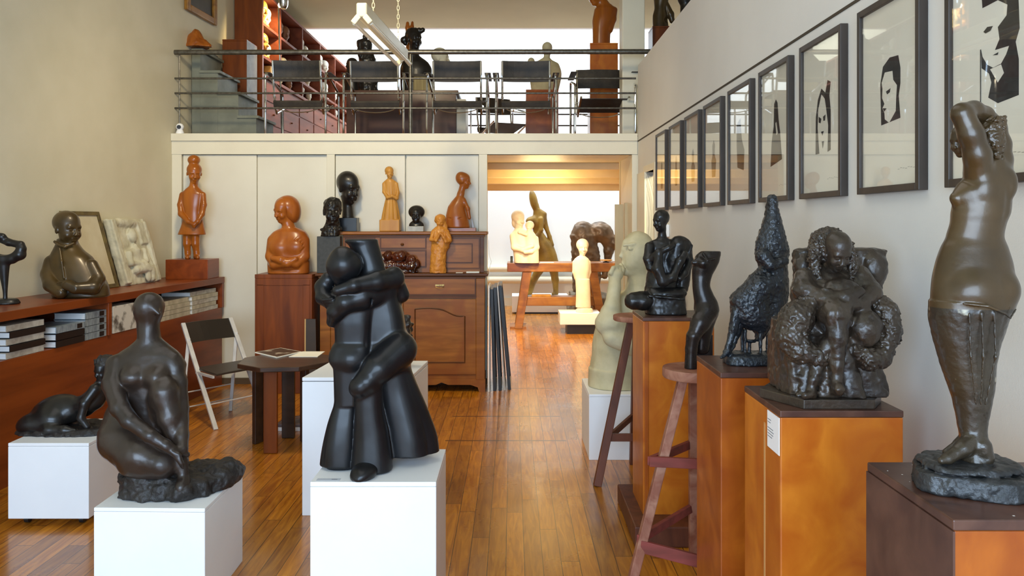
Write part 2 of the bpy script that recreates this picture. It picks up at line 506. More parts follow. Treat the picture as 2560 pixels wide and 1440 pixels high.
def floor_mat():
    m, nt, p = _new('varnished_floorboards')
    N = nt.nodes.new; L = nt.links.new
    tc = N('ShaderNodeTexCoord'); sep = N('ShaderNodeSeparateXYZ'); L(tc.outputs['Object'], sep.inputs[0])
    def math_(op, a, b=None, c=None):
        n = N('ShaderNodeMath'); n.operation = op
        for i, x in enumerate((a, b, c)):
            if x is None: continue
            if isinstance(x, (int, float)): n.inputs[i].default_value = x
            else: L(x, n.inputs[i])
        return n.outputs[0]
    bw = 0.092
    bx = math_('DIVIDE', math_('ADD', sep.outputs[0], 0.03), bw)
    row = math_('FLOOR', bx); fx = math_('FRACT', bx)
    wn = N('ShaderNodeTexWhiteNoise'); wn.noise_dimensions = '1D'; L(row, wn.inputs['W'])
    by = math_('ADD', math_('DIVIDE', sep.outputs[1], 1.25), math_('MULTIPLY', wn.outputs['Value'], 7.3))
    col = math_('FLOOR', by); fy = math_('FRACT', by)
    cmb = N('ShaderNodeCombineXYZ'); L(row, cmb.inputs[0]); L(col, cmb.inputs[1])
    w2 = N('ShaderNodeTexWhiteNoise'); w2.noise_dimensions = '3D'; L(cmb.outputs[0], w2.inputs['Vector'])
    off = N('ShaderNodeVectorMath'); off.operation = 'MULTIPLY_ADD'
    L(w2.outputs['Color'], off.inputs[0]); off.inputs[1].default_value = (9, 9, 9); L(tc.outputs['Object'], off.inputs[2])
    mp = N('ShaderNodeMapping'); mp.inputs['Scale'].default_value = (9, 0.8, 1); L(off.outputs[0], mp.inputs['Vector'])
    g = N('ShaderNodeTexNoise'); g.inputs['Scale'].default_value = 3.0; g.inputs['Detail'].default_value = 7; g.inputs['Distortion'].default_value = 1.6
    L(mp.outputs[0], g.inputs['Vector'])
    cr = N('ShaderNodeValToRGB'); e = cr.color_ramp.elements
    e[0].position = 0.3; e[0].color = lin(150, 84, 12); e[1].position = 0.72; e[1].color = lin(206, 134, 34)
    L(g.outputs['Fac'], cr.inputs[0])
    hs = N('ShaderNodeHueSaturation'); L(cr.outputs[0], hs.inputs['Color'])
    L(math_('MULTIPLY_ADD', w2.outputs['Value'], 0.45, 0.72), hs.inputs['Value'])
    # joints between the boards and at their ends
    ex = math_('LESS_THAN', math_('MINIMUM', fx, math_('SUBTRACT', 1.0, fx)), 0.022)
    ey = math_('LESS_THAN', math_('MINIMUM', fy, math_('SUBTRACT', 1.0, fy)), 0.0018)
    j = math_('MAXIMUM', ex, ey)
    # two transverse cuts of a floor hatch and the threshold strip
    inx = math_('MULTIPLY', math_('GREATER_THAN', sep.outputs[0], -0.52), math_('LESS_THAN', sep.outputs[0], 0.42))
    for yy in (6.22, 7.0, 8.18):
        h = math_('LESS_THAN', math_('ABSOLUTE', math_('SUBTRACT', sep.outputs[1], yy)), 0.012)
        j = math_('MAXIMUM', j, math_('MULTIPLY', h, inx))
    mx = N('ShaderNodeMix'); mx.data_type = 'RGBA'; mx.inputs[7].default_value = lin(70, 38, 12)
    L(math_('MULTIPLY', j, 0.92), mx.inputs[0]); L(hs.outputs[0], mx.inputs[6])
    L(mx.outputs[2], p.inputs['Base Color'])
    n2 = N('ShaderNodeTexNoise'); n2.inputs['Scale'].default_value = 2.2; n2.inputs['Detail'].default_value = 5; L(tc.outputs['Object'], n2.inputs['Vector'])
    rr = N('ShaderNodeMapRange'); rr.inputs[1].default_value = 0.3; rr.inputs[2].default_value = 0.7; rr.inputs[3].default_value = 0.22; rr.inputs[4].default_value = 0.38
    L(n2.outputs['Fac'], rr.inputs[0]); L(rr.outputs[0], p.inputs['Roughness'])
    p.inputs['Coat Weight'].default_value = 0.35; p.inputs['Coat Roughness'].default_value = 0.12
    b = N('ShaderNodeBump'); b.inputs['Strength'].default_value = 0.35; b.inputs['Distance'].default_value = 0.003; b.invert = True
    L(j, b.inputs['Height']); L(b.outputs[0], p.inputs['Normal'])
    return m
M_floor = floor_mat()
struct('floor', MB().box(-5.2, 3.2, -2.6, 16.5, -0.12, 0.0), M_floor, origin=(0, 0, 0))
# left wall (slightly splayed), runs past the mezzanine
struct('wall_left', MB(LW).box(-0.15, 0, -2.6, 9.7, 0, 6.2).box(-0.15, 0, 9.7, 16.5, 0, 6.2), M_wall)
# right wall: low part with the lit doorway, capped as a parapet at 3.34 m
m = MB().box(RX, RX+0.14, -2.6, 7.36, 0, 3.34).box(RX, RX+0.14, 7.86, 8.38, 0, 3.34).box(RX, RX+0.14, 7.36, 7.86, 2.19, 3.34)
struct('wall_right', m, M_wallr)
struct('trim_2', MB().box(RX-0.004, RX+0.001, -2.5, 8.38, 2.540, 2.552), M_gap)
m = MB().box(RX-0.02, RX+0.16, 7.30, 7.36, 0, 2.25).box(RX-0.02, RX+0.16, 7.86, 7.93, 0, 2.25).box(RX-0.02, RX+0.16, 7.36, 7.86, 2.19, 2.25)
struct('door_1', m, M_cream, bevel=0.004)
struct('trim_3', MB().box(RX-0.012, RX, 7.93, 8.38, 0, 2.2), M_cream)
struct('wall_side_room', MB().box(2.6, 2.7, 6.2, 8.38, 0, 2.6).box(RX+0.14, 2.6, 6.1, 6.2, 0, 2.6), M_wall)
struct('wall_side_room_end', MB().box(RX+0.14, 2.7, 8.38, 8.44, 0, 2.6), M_wall)
struct('ceiling_side_room', MB().box(RX+0.14, 2.7, 6.1, 8.38, 2.6, 2.7), M_ceil)
spot('side_room_lamp', (1.95, 7.3, 2.4), (1.6, 8.38, 1.4), 70, (1.0, 0.86, 0.5), size=140, blend=1)
# upper right wall beyond the parapet
struct('wall_upper_right', MB().box(3.1, 3.2, -2.6, 16.5, 0, 6.2), M_wallr)
# wall behind the photographer with its window opening
m = MB().box(-5.2, -3.2, -2.6, -2.45, 0, ZC).box(1.2, 3.2, -2.6, -2.45, 0, ZC).box(-3.2, 1.2, -2.6, -2.45, 0, 0.5).box(-3.2, 1.2, -2.6, -2.45, 3.6, ZC)
struct('wall_front', m, M_wall)
m = MB()
for x in (-3.2, -1.75, -0.3, 1.14): m.box(x, x+0.06, -2.56, -2.5, 0.5, 3.6)
for z in (0.5, 2.2, 3.54): m.box(-3.2, 1.2, -2.56, -2.5, z, z+0.06)
struct('window_1', m, M_cream)
# ceiling over the front room and mezzanine with one roof light; the tall back room is open to a skylight
m = MB().box(-5.2, -2.7, -2.6, 12.9, ZC, ZC+0.15).box(0.1, 3.2, -2.6, 12.9, ZC, ZC+0.15)
m.box(-2.7, 0.1, -2.6, 0.9, ZC, ZC+0.15).box(-2.7, 0.1, 5.5, 12.9, ZC, ZC+0.15)
struct('ceiling', m, M_ceil)
struct('ceiling_riser', MB().box(-5.2, 3.2, 12.9, 13.0, ZC, 6.2), M_white)
m = MB().box(-5.2, -3.4, 12.9, 16.5, 6.05, 6.2).box(2.8, 3.2, 12.9, 16.5, 6.05, 6.2).box(-3.4, 2.8, 12.9, 13.3, 6.05, 6.2).box(-3.4, 2.8, 16.1, 16.5, 6.05, 6.2)
struct('ceiling_back', m, M_white)
struct('wall_back_room', MB().box(-5.2, 3.2, 16.3, 16.5, 0, 6.2), M_white)
struct('baseboard_back_room', MB().box(-3.9, 3.1, 16.26, 16.3, 0, 0.16), M_cream)
# mezzanine: floor slab, beams under it
m = MB().box(-3.9, 3.1, D0, 12.9, ZO, ZM-0.02)
struct('mezzanine_slab', m, M_cream)
struct('floor_upper', MB().box(-3.9, 3.1, D0+0.03, 12.9, ZM-0.02, ZM), mat('upper_floor_boards', lin(150,96,44), lin(126,78,34), scale=3, rough=0.4))
struct('trim_1', MB().box(LX(D0), RX-0.005, D0-0.035, D0, ZM-0.065, ZM+0.012), M_cream, bevel=0.004)
m = MB()
for y, z0 in ((9.6, 2.33), (10.6, 2.29), (11.7, 2.26), (12.7, 2.20)): m.box(-3.6, 1.9, y, y+0.14, z0, ZO)
struct('ceiling_beams', m, M_beam, bevel=0.006)
# closet wall under the mezzanine
xp = lambda px: wx(px, D0)
struct('wall_back', MB().box(LX(D0)-0.1, xp(1218), D0+0.06, D0+0.16, 0, ZO), M_cream)
struct('trim_4', MB().box(LX(D0), RX-0.005, D0-0.01, D0+0.08, ZO, ZM-0.02), M_cream)
struct('trim_5', MB().box(LX(D0), xp(454), D0-0.005, D0+0.08, 0, ZO), M_cream, bevel=0.003)
struct('trim_6', MB().box(xp(817), xp(837), D0-0.005, D0+0.08, 0, ZO), M_cream, bevel=0.003)
struct('trim_7', MB().box(xp(1197), xp(1218), D0-0.005, D0+0.18, 0, ZO), M_cream, bevel=0.003)
for i, (a, b, dy) in enumerate(((456, 640, 0.018), (641, 816, 0.035), (838, 1012, 0.018), (1016, 1196, 0.022))):
    struct('door_%d' % (i+2), MB().box(xp(a), xp(b), D0+dy, D0+dy+0.03, 0.06, ZO-0.004), M_door, bevel=0.003)
struct('baseboard_back', MB().box(LX(D0), xp(1218), D0-0.008, D0+0.02, 0, 0.06), mat('dark_plinth_board', lin(90,72,50), rough=0.6))
# jamb on the right of the opening, and the pier behind it
struct('wall_jamb', MB().box(xp(1580), RX+0.14, D0, 9.3, 0, ZO), M_cream, bevel=0.004)
struct('wall_passage', MB().box(1.9, 2.0, 9.3, 12.9, 0, ZO).box(1.26, 2.0, 9.28, 9.4, 0, ZO), M_wall)
# column on the mezzanine
struct('column', MB().box(1.22, 1.47, 8.85, 9.1, ZM, ZC), M_cream, bevel=0.01)
# warm lamps below the mezzanine and above the bench
spot('passage_lamp', (0.35, 11.3, 2.2), (0.35, 11.4, 0), 170, (1.0, 0.82, 0.48), size=150, blend=0.8, radius=0.08)
spot('bench_lamp', (0.1, 10.2, 2.2), (0.75, 12.2, 0.9), 120, (1.0, 0.84, 0.58), size=80, blend=0.7, radius=0.06)
area('ceiling_bounce_lamp', (0.4, 10.6, 1.9), (180, 0, 0), 0.5, 1.6, 22, (1.0, 0.74, 0.36))
# warm lights high in the front room (out of view) that wash the closets and the left wall
spot('front_room_lamp', (-1.6, 4.6, 4.5), (-1.4, 8.4, 1.3), 290, (1.0, 0.82, 0.52), size=110, blend=0.9, radius=0.25)
spot('mezzanine_shelf_lamp', (-2.66, 10.35, 4.5), (-3.35, 10.48, 4.0), 110, (1.0, 0.74, 0.34), size=100, blend=0.6, radius=0.04)
# ------------------------------------------------------------------ materials for furniture
W_red = wood('red_brown_shelf_wood', lin(144,68,24), lin(110,48,16), rough=0.36, grain=(1, .1, 1), scale=10, coat=0.15)
W_redv = wood('dark_red_pedestal_wood', lin(136,68,18), lin(96,44,10), rough=0.42, grain=(1, 1, .1), scale=12, coat=0.12)
W_buf = wood('oak_buffet_wood', lin(166,104,38), lin(124,74,22), rough=0.42, grain=(.12, 1, 1), scale=16, coat=0.08, patch=lin(134,74,24), patch_scale=3)
W_bufd = wood('buffet_moulding_wood', lin(104,58,20), lin(74,40,12), rough=0.45, grain=(.12, 1, 1), scale=16, coat=0.05)
W_or = wood('orange_varnished_pedestal_wood', lin(208,124,34), lin(182,98,20), rough=0.34, grain=(1, 1, .5), scale=9, coat=0.3, patch=lin(176,88,18), patch_scale=5)
W_or2 = wood('amber_varnished_pedestal_wood', lin(186,102,26), lin(156,76,16), rough=0.34, grain=(1, 1, .4), scale=8, coat=0.3, patch=lin(146,68,14), patch_scale=5)
W_dk = wood('worn_brown_pedestal_paint', lin(82,52,42), lin(62,38,30), rough=0.42, grain=(1, 1, 1), scale=10, patch=lin(98,66,52), patch_scale=6)
W_stool = wood('worn_stool_wood', lin(156,100,78), lin(124,70,50), rough=0.6, grain=(1, 1, .2), scale=18, coat=0, patch=lin(176,128,104), patch_scale=9)
W_stoolred = wood('faded_red_rung_wood', lin(150,70,62), lin(112,56,46), rough=0.6, grain=(.2, 1, 1), scale=18, coat=0)
W_tripod = wood('dark_stool_wood', lin(112,62,40), lin(78,42,28), rough=0.5, grain=(1, 1, .2), scale=14, coat=0.1)
W_bench = wood('old_bench_wood', lin(176,116,48), lin(130,80,30), rough=0.45, grain=(.15, 1, 1), scale=12, patch=lin(110,58,30))
W_table = wood('dark_table_wood', lin(72,48,34), lin(48,32,24), rough=0.4, grain=(.3, 1, 1), scale=12)
M_plinth = mat('white_plinth_paint', lin(244,246,248), lin(238,241,244), scale=2, rough=0.45)
M_plinth2 = mat('white_laminate_edge', lin(250,251,252), rough=0.35)
M_black = mat('black_paint', lin(24,22,22), lin(34,32,30), scale=8, rough=0.4)
M_chrome = mat('chrome_tube', lin(225,228,230), rough=0.12, metal=1.0)
M_steel = mat('brushed_grey_steel', lin(120,116,106), lin(92,88,80), scale=30, rough=0.38, metal=0.8)
M_leather = mat('dark_brown_leather', lin(58,50,40), lin(42,36,28), scale=12, rough=0.55, bump=0.2, bscale=90)
M_rubber = mat('black_rubber', lin(20,20,20), rough=0.6)
M_paper = mat('white_paper', lin(240,238,230), lin(230,228,218), scale=6, rough=0.8)
M_brass = mat('old_brass', lin(190,160,100), lin(130,100,56), scale=30, rough=0.35, metal=0.9)
M_whitemetal = mat('white_frame_paint', lin(206,204,202), lin(190,188,186), scale=10, rough=0.4)

# ------------------------------------------------------------------ long shelf along the left wall
r = root('wall_shelf', LW(0.3, 6.1, 0), 'long red-brown wooden shelf unit with open compartments along the left wall', 'shelf')
SH = 1.13
MB(LW).box(0.0, 0.58, 3.6, 8.34, SH-0.062, SH).build('top_board', W_red, r, bevel=0.004)
MB(LW).box(0.0, 0.56, 3.62, 8.32, 0.0, 0.815).build('cabinet_body', W_red, r, bevel=0.003)
MB(LW).box(0.03, 0.575, 6.24, 6.285, 0.815, SH-0.062).build('divider', W_red, r, bevel=0.002)
MB(LW).box(0.0, 0.575, 8.29, 8.335, 0.815, SH-0.062).build('end_panel', W_red, r, bevel=0.002)
MB(LW).box(0.0, 0.03, 3.62, 8.32, 0.815, SH-0.062).build('back_panel', W_redv, r)
M_bkblack = mat('black_book_cover', lin(22,22,24), rough=0.35)
M_bkgrey = mat('grey_blue_book_spine', lin(150,162,168), lin(110,122,130), scale=14, rough=0.4, stretch=(1, 4, 1))
M_pages = mat('book_pages', lin(232,232,230), lin(205,205,205), scale=60, rough=0.8, stretch=(.1, .1, 3))
M_bkpale = mat('pale_catalogue_cover', lin(206,202,188), lin(160,150,136), scale=16, rough=0.5)
M_bkcream = mat('cream_catalogue_cover', lin(200,192,168), lin(172,162,138), scale=9, rough=0.5, stretch=(1, 3, 1))
def book(d0, d1, y0, y1, z0, th, cover, label, group, patch=True, pages_end=True, skew=0.0):
    """a book lying flat, spine towards the room, page block seen from the end"""
    xf = lambda d, y, z: LW(d+skew*(y-y0), y, z)
    c = xf((d0+d1)/2, (y0+y1)/2, z0)
    b = root('book', c, label, 'book', group)
    t = 0.004
    m = MB(xf).box(d0, d1, y0, y1, z0, z0+t).box(d0, d1, y0, y1, z0+th-t, z0+th).box(d1-t, d1, y0, y1, z0+t, z0+th-t)
    m.build('cover', cover, b)
    MB(xf).box(d0+0.004, d1-t, y0+0.004, y1-0.004, z0+t, z0+th-t).build('page_block', M_pages, b)
    if patch:
        MB(xf).box(d1-0.001, d1+0.001, y1-0.09, y1-0.03, z0+0.006, z0+th-0.006).build('spine_picture', M_bkblack, b)
    return b
zb = 0.817
for i in range(4):
    book(0.33, 0.565, 5.955, 6.225, zb+i*0.052, 0.048, M_bkgrey, 'grey-blue catalogue, %s of the stack beside the shelf divider' % ('bottom', 'second from the bottom', 'second from the top', 'top')[i], 'grey-blue catalogues stacked by the divider')
lab = ('bottom black book with white pages in the short stack', 'middle black book with white pages in the short stack', 'top grey-blue book lying on two black books')
for i in range(3):
    book(0.31, 0.575, 5.60, 5.93, zb+i*0.05, 0.046, M_bkblack if i < 2 else M_bkgrey, lab[i]+' on the left shelf', 'books in the short stack on the left shelf', patch=(i == 2))
for i in range(5):
    book(0.20, 0.555+0.01*(i % 2), 5.13+0.02*(i % 2), 5.50, zb+i*0.044, 0.04, M_bkblack if i % 2 else M_bkpale, '%s book of the dark stack at the left edge of the picture' % ('bottom pale', 'second black', 'middle pale', 'fourth black', 'top pale')[i], 'dark book stack at the far left', patch=False)
lab = ['bottom', 'second from the bottom', 'middle', 'second from the top', 'top']
for i in range(4):
    book(0.26, 0.555-0.012*(i == 3), 7.08+0.03*(i == 2), 7.62, zb+i*0.043, 0.040, M_bkcream, 'cream catalogue, %s of the left pile in the right shelf compartment' % ['bottom', 'second', 'third', 'top'][i], 'cream catalogues in the right compartment', patch=False)
for i in range(5):
    book(0.26, 0.560-0.02*(i == 4), 7.66, 8.22-0.04*(i == 1), zb+i*0.042, 0.039, M_bkcream if i % 2 else M_bkpale, 'pale catalogue, %s of the right pile in the right shelf compartment' % lab[i], 'pale catalogues in the right compartment', patch=False)
o = MB(LW).box(0.40, 0.565, 6.32, 6.66, zb, zb+0.215).build('catalogue_box', mat('printed_box_card', lin(210,206,196), lin(90,84,76), scale=9, rough=0.5, lo=.5, hi=.62), bevel=0.003)
tag(o, 'pale printed box of catalogues standing in the shelf right of the divider', 'box')
M_card = mat('picture_mount', lin(214,206,180), lin(200,188,158), scale=5, rough=0.7)

# ------------------------------------------------------------------ white plinths
def plinth(label, x0, x1, y0, y1, z1, z0=0.0, mt=None, base=None):
    p = root('white_plinth', ((x0+x1)/2, (y0+y1)/2, 0), label, 'plinth')
    MB().box(x0, x1, y0, y1, z0, z1-0.02).build('body', mt or M_plinth, p, bevel=0.003)
    MB().box(x0, x1, y0, y1, z1-0.019, z1).build('top_panel', mt or M_plinth, p, bevel=0.003)
    return p
plinth('front white plinth under the black embracing couple', -0.815, -0.306, 3.23, 3.70, 0.65)
p = root('white_plinth', (-0.88, 4.91, 0), 'tall white plinth directly behind the black embracing couple', 'plinth')
def skewbox(m, fl, fr, br, bl, z0, z1):
    return m.hexa([(fl[0], fl[1], z0), (fr[0], fr[1], z0), (br[0], br[1], z0), (bl[0], bl[1], z0),
                   (fl[0], fl[1], z1), (fr[0], fr[1], z1), (br[0], br[1], z1), (bl[0], bl[1], z1)])
q = ((-1.215, 4.63), (-0.592, 4.63), (-0.545, 5.19), (-1.168, 5.19))
skewbox(MB(), *q, 0, 0.775).build('body', M_plinth, p, bevel=0.003)
skewbox(MB(), *q, 0.779, 0.80).build('top_panel', M_plinth, p, bevel=0.003)
p = root('white_plinth', (-1.6, 3.75, 0), 'white plinth under the brown kneeling woman, front left', 'plinth')
q = ((-1.83, 3.50), (-1.34, 3.49), (-1.35, 4.01), (-1.84, 4.02))
skewbox(MB(), *q, 0, 0.432).build('body', M_plinth, p, bevel=0.003)
skewbox(MB(), *q, 0.433, 0.45).build('top_panel', M_plinth, p, bevel=0.003)
p = root('white_plinth', (-2.58, 4.7, 0), 'low white plinth on castors under the black reclining figure', 'plinth')
q = ((-2.81, 4.46), (-2.36, 4.46), (-2.36, 5.02), (-2.81, 5.02))
skewbox(MB(), *q, 0.045, 0.448).build('body', M_plinth, p, bevel=0.003)
skewbox(MB(), *q, 0.449, 0.467).build('top_panel', M_plinth, p, bevel=0.003)
for x in (-2.74, -2.43):
    for y in (4.53, 4.95):
        MB().tube([(x-0.012, y, 0.022), (x+0.012, y, 0.022)], 0.022, 16).box(x-0.02, x+0.02, y-0.015, y+0.015, 0.034, 0.046).build('castor', M_black, p)
plinth('white plinth under the pale green stone thinker, behind the dark stool', 0.55, 1.02, 5.71, 6.30, 0.47)

o = root('exhibit_label', (-0.76, 3.27, 0.65), 'small grey caption strip at the front left corner of the front plinth top', 'label')
MB().box(-0.795, -0.70, 3.245, 3.275, 0.6502, 0.6508).build('card', mat('pale_grey_card', lin(196,202,212), rough=0.6), o)
MB().box(-0.735, -0.712, 3.258, 3.264, 0.6509, 0.6512).build('printed_line', mat('grey_ink', lin(120,122,130), rough=0.8), o)

# ------------------------------------------------------------------ wooden pedestals on the right
def pedestal(name, label, x0, x1, y0, y1, z1, body, top, extra=None, topt=0.02, z0=0.0):
    p = root(name, ((x0+x1)/2, (y0+y1)/2, z0), label, 'pedestal')
    MB().box(x0, x1, y0, y1, z0, z1-topt).build('body', body, p, bevel=0.004)
    MB().box(x0-0.001, x1+0.001, y0-0.001, y1+0.001, z1-topt, z1).build('top_panel', top, p, bevel=0.003)
    return p
p1 = pedestal('wooden_pedestal', 'orange wooden pedestal on a dark foot, under the black crouching figure', 0.712, 1.10, 4.35, 4.72, 1.18, W_or, W_dk)
MB().box(0.64, 1.16, 4.17, 4.86, 0, 0.11).build('foot_block', W_tripod, p1, bevel=0.008)
MB().box(0.722, 0.742, 4.342, 4.35, 0.11, 1.16).build('edge_strip', W_or2, p1, bevel=0.003)
p2 = pedestal('wooden_pedestal', 'amber wooden pedestal under the rough black seated woman on a chair', 0.762, 1.11, 2.92, 3.30, 1.15, W_or2, W_dk)
p3 = pedestal('wooden_pedestal', 'blotchy orange wooden pedestal with a white label, under the woman in an armchair', 0.782, 1.14, 2.33, 2.69, 1.15, W_or, W_dk)
MB().box(0.781, 0.7825, 2.47, 2.482, 0.2, 1.08).build('pale_crack', mat('pale_scratch', lin(200,150,90), rough=0.6), p3)
o = root('exhibit_label', (0.780, 2.38, 1.09), 'small white printed label on the side of the blotchy orange pedestal', 'label')
MB().box(0.7785, 0.7805, 2.332, 2.44, 1.018, 1.128).build('card', M_plinth2, o)
m = MB()
for k in range(7):
    z = 1.102-k*0.0085; L_ = (0.03, 0.026, 0.0, 0.05, 0.055, 0.05, 0.04)[k]
    if L_: m.box(0.7780, 0.7788, 2.435-L_, 2.435, z, z+0.0022)
m.build('printed_lines', mat('grey_ink', lin(120,122,130), rough=0.8), o)
p4 = pedestal('wooden_pedestal', 'dark-topped brown pedestal under the tall bronze standing nude, far right', 0.80, 1.19, 1.45, 1.80, 1.16, W_or2, W_dk)
MB().box(0.797, 0.801, 1.446, 1.80, 0.0, 1.14).build('dark_side_panel', W_dk, p4)
random.seed(3)
m = MB()
for k in range(26):
    x, y = random.uniform(0.81, 1.18), random.uniform(1.46, 1.79); a = random.uniform(0.0006, 0.0016)
    m.box(x-a, x+a*1.6, y-a, y+a, 1.160, 1.1605)
m.build('plaster_specks', mat('plaster_speck', lin(200,190,180), rough=0.9), p4)

# ------------------------------------------------------------------ stools
def stool(label, c, r, z, feet, tops, th, seatm, legm, rungs, w, rungm=None):
    s = root('wooden_stool', (c[0], c[1], 0), label, 'stool')
    MB().lathe((c[0], c[1], z-th), [(r*0.97, 0), (r, 0.006), (r, th-0.006), (r*0.985, th)], 40).build('seat', seatm, s, smooth=True)
    for f, t in zip(feet, tops):
        MB().bar((f[0], f[1], 0), (t[0], t[1], z-th), w, w, up=(0, 1, 0)).build('leg', legm, s, bevel=0.004)
    for a, b, h in rungs:
        MB().bar(a, b, 0.022, h).build('rung', rungm or legm, s, bevel=0.003)
    return s
stool('dark three-legged stool behind the orange pedestal, beside the stone thinker', (0.845, 5.37), 0.165, 1.075,
      [(0.548, 5.15), (1.15, 5.15), (0.85, 5.62)], [(0.79, 5.31), (0.90, 5.31), (0.845, 5.42)], 0.035, W_stool, W_tripod,
      [((0.63, 5.2, 0.30), (1.06, 5.2, 0.30), 0.05), ((0.63, 5.2, 0.30), (0.85, 5.56, 0.36), 0.04), ((1.06, 5.2, 0.30), (0.85, 5.56, 0.36), 0.04)], 0.05)
stool('worn pale-brown round stool with faded red rungs, under the bronze torso', (0.86, 3.74), 0.155, 1.02,
      [(0.515, 3.58), (1.18, 3.50), (0.93, 4.10)], [(0.785, 3.68), (0.94, 3.66), (0.87, 3.84)], 0.045, W_stool, W_stool,
      [((0.62, 3.61, 0.62), (1.08, 3.60, 0.60), 0.045), ((0.62, 3.61, 0.62), (0.91, 3.99, 0.60), 0.04), ((0.575, 3.595, 0.245), (1.13, 3.54, 0.12), 0.055), ((0.57, 3.60, 0.27), (0.92, 4.05, 0.26), 0.04)], 0.042, W_stoolred)

# ------------------------------------------------------------------ pedestal with the crossed-arms bust
yb = 7.92
p = pedestal('wooden_pedestal', 'dark red-brown wooden pedestal left of the buffet, under the crossed-arms bust', wx(637, yb), wx(780, yb), yb, 8.36, wz(686, yb), W_redv, W_redv, topt=0.04)
x0, x1, zt = wx(637, yb), wx(780, yb), wz(686, yb)
MB().box(x0+0.02, x0+0.09, yb-0.006, yb, 0, zt-0.10).box(x1-0.09, x1-0.02, yb-0.006, yb, 0, zt-0.10).box(x0+0.02, x1-0.02, yb-0.006, yb, zt-0.11, zt-0.05).build('front_frame', W_redv, p, bevel=0.003)
o = MB().hexa([(wx(764,7.8), 7.80, 0), (wx(792,7.8), 7.80, 0), (wx(792,7.8), 7.815, 0), (wx(764,7.8), 7.815, 0),
               (wx(766,7.9), 7.88, wz(797,7.9)), (wx(790,7.9), 7.88, wz(797,7.9)), (wx(790,7.9), 7.895, wz(797,7.9)), (wx(766,7.9), 7.895, wz(797,7.9))]).build('narrow_board', mat('dark_stained_board', lin(64,48,30), lin(44,32,22), rough=0.5))
tag(o, 'narrow dark board leaning between the red-brown pedestal and the buffet', 'board')
o2 = MB().hexa([(wx(764,7.8)-0.012, 7.80, 0), (wx(764,7.8)-0.001, 7.80, 0), (wx(764,7.8)-0.001, 7.815, 0), (wx(764,7.8)-0.012, 7.815, 0),
               (wx(766,7.9)-0.012, 7.88, wz(797,7.9)), (wx(766,7.9)-0.001, 7.88, wz(797,7.9)), (wx(766,7.9)-0.001, 7.895, wz(797,7.9)), (wx(766,7.9)-0.012, 7.895, wz(797,7.9))]).build('pale_edge', mat('pale_board_edge', lin(206,170,110), rough=0.6), o)

# ------------------------------------------------------------------ buffet
yf, ybk = 8.0, 8.37
B = root('buffet', (wx(1002, yf), 8.2, 0), 'two-tier carved oak buffet with drawers and arched door panels against the closet wall', 'cabinet')
X = lambda p: wx(p, yf)
Zy = lambda p: wz(p, yf)
zc = Zy(683)
MB().box(X(800), X(1210), yf+0.01, ybk, Zy(950), zc-0.03).build('lower_carcass', W_buf, B, bevel=0.003)
MB().box(X(788), X(1220), yf-0.025, ybk, zc-0.03, zc).build('counter_top', W_bufd, B, bevel=0.008, seg=3)
MB().box(X(796), X(1214), yf-0.012, ybk, zc-0.05, zc-0.03).build('top_moulding', W_bufd, B, bevel=0.006)
for a, b in ((800, 826), (985, 1008), (1190, 1212)):
    MB().box(X(a), X(b), yf-0.006, yf+0.02, Zy(950), zc-0.05).build('stile', W_buf, B, bevel=0.004)
def rect_frame(m, a, b, t, u, w, y0, y1):
    m.box(X(a), X(b), y0, y1, Zy(u), Zy(t)); return m
for (a, b) in ((828, 984), (1010, 1189)):
    d = rect_frame(MB(), a, b, 696, 736, 0, yf-0.008, yf+0.02).build('drawer', W_buf, B, bevel=0.004)
    m = MB()
    for (p0, p1, q0, q1) in ((a-1, b+1, 694, 697), (a-1, b+1, 735, 738), (a-1, a+2, 697, 735), (b-2, b+1, 697, 735)):
        m.box(X(p0), X(p1), yf-0.011, yf-0.004, Zy(q1), Zy(q0))
    m.build('bead_moulding', W_bufd, d)
    c = (a+b)/2
    MB().tube([(X(c-10), yf-0.016, Zy(714)), (X(c-9), yf-0.026, Zy(718)), (X(c), yf-0.028, Zy(720)), (X(c+9), yf-0.026, Zy(718)), (X(c+10), yf-0.016, Zy(714))], 0.0035, 8).box(X(c-11), X(c+11), yf-0.013, yf-0.008, Zy(715), Zy(711)).build('pull_handle', M_brass, d)
    MB().box(X(a-2), X(b+2), yf-0.012, yf, Zy(744), Zy(740)).build('rail_moulding', W_bufd, B)
    dr = rect_frame(MB(), a-1, b+1, 748, 936, 0, yf-0.006, yf+0.02).build('door', W_buf, B, bevel=0.004)
    # raised panel with an arched top, outlined by a bead
    def arch(x0, x1, yl, yr, yb_, n=18, rev=False):
        pts = []
        for k in range(n+1):
            t = k/n; s = t if not rev else 1-t
            h = yl if s < 0.45 else yl+(yr-yl)*(0.5-0.5*math.cos(math.pi*min(1, (s-0.45)/0.45)))
            pts.append((x0+(x1-x0)*t, h-(2*math.sin(math.pi*min(s/0.5, 1)) if s < 0.5 else 0)))
        return pts+[(x1, yb_), (x0, yb_)]
    rev = a < 1000
    L0, R0 = (a+28, b-27)
    outer = arch(L0, R0, 772, 790, 905, rev=rev)
    MB().prism([(X(u), yf-0.012, Zy(v)) for u, v in outer], (0, 0, 0), (0, 0.01, 0)).build('panel', W_buf, dr)
    pts = [(X(u), yf-0.012, Zy(v)) for u, v in outer]; pts.append(pts[0])
    MB().tube(pts, 0.007, 6).build('panel_moulding', W_bufd, dr)
pts = [(788, 948), (1213, 948), (1213, 982), (1198, 982), (1194, 968), (1176, 962), (1120, 962), (1104, 956), (1090, 962), (1030, 964), (1000, 958), (970, 964), (900, 962), (830, 962), (818, 968), (812, 982), (797, 982)]
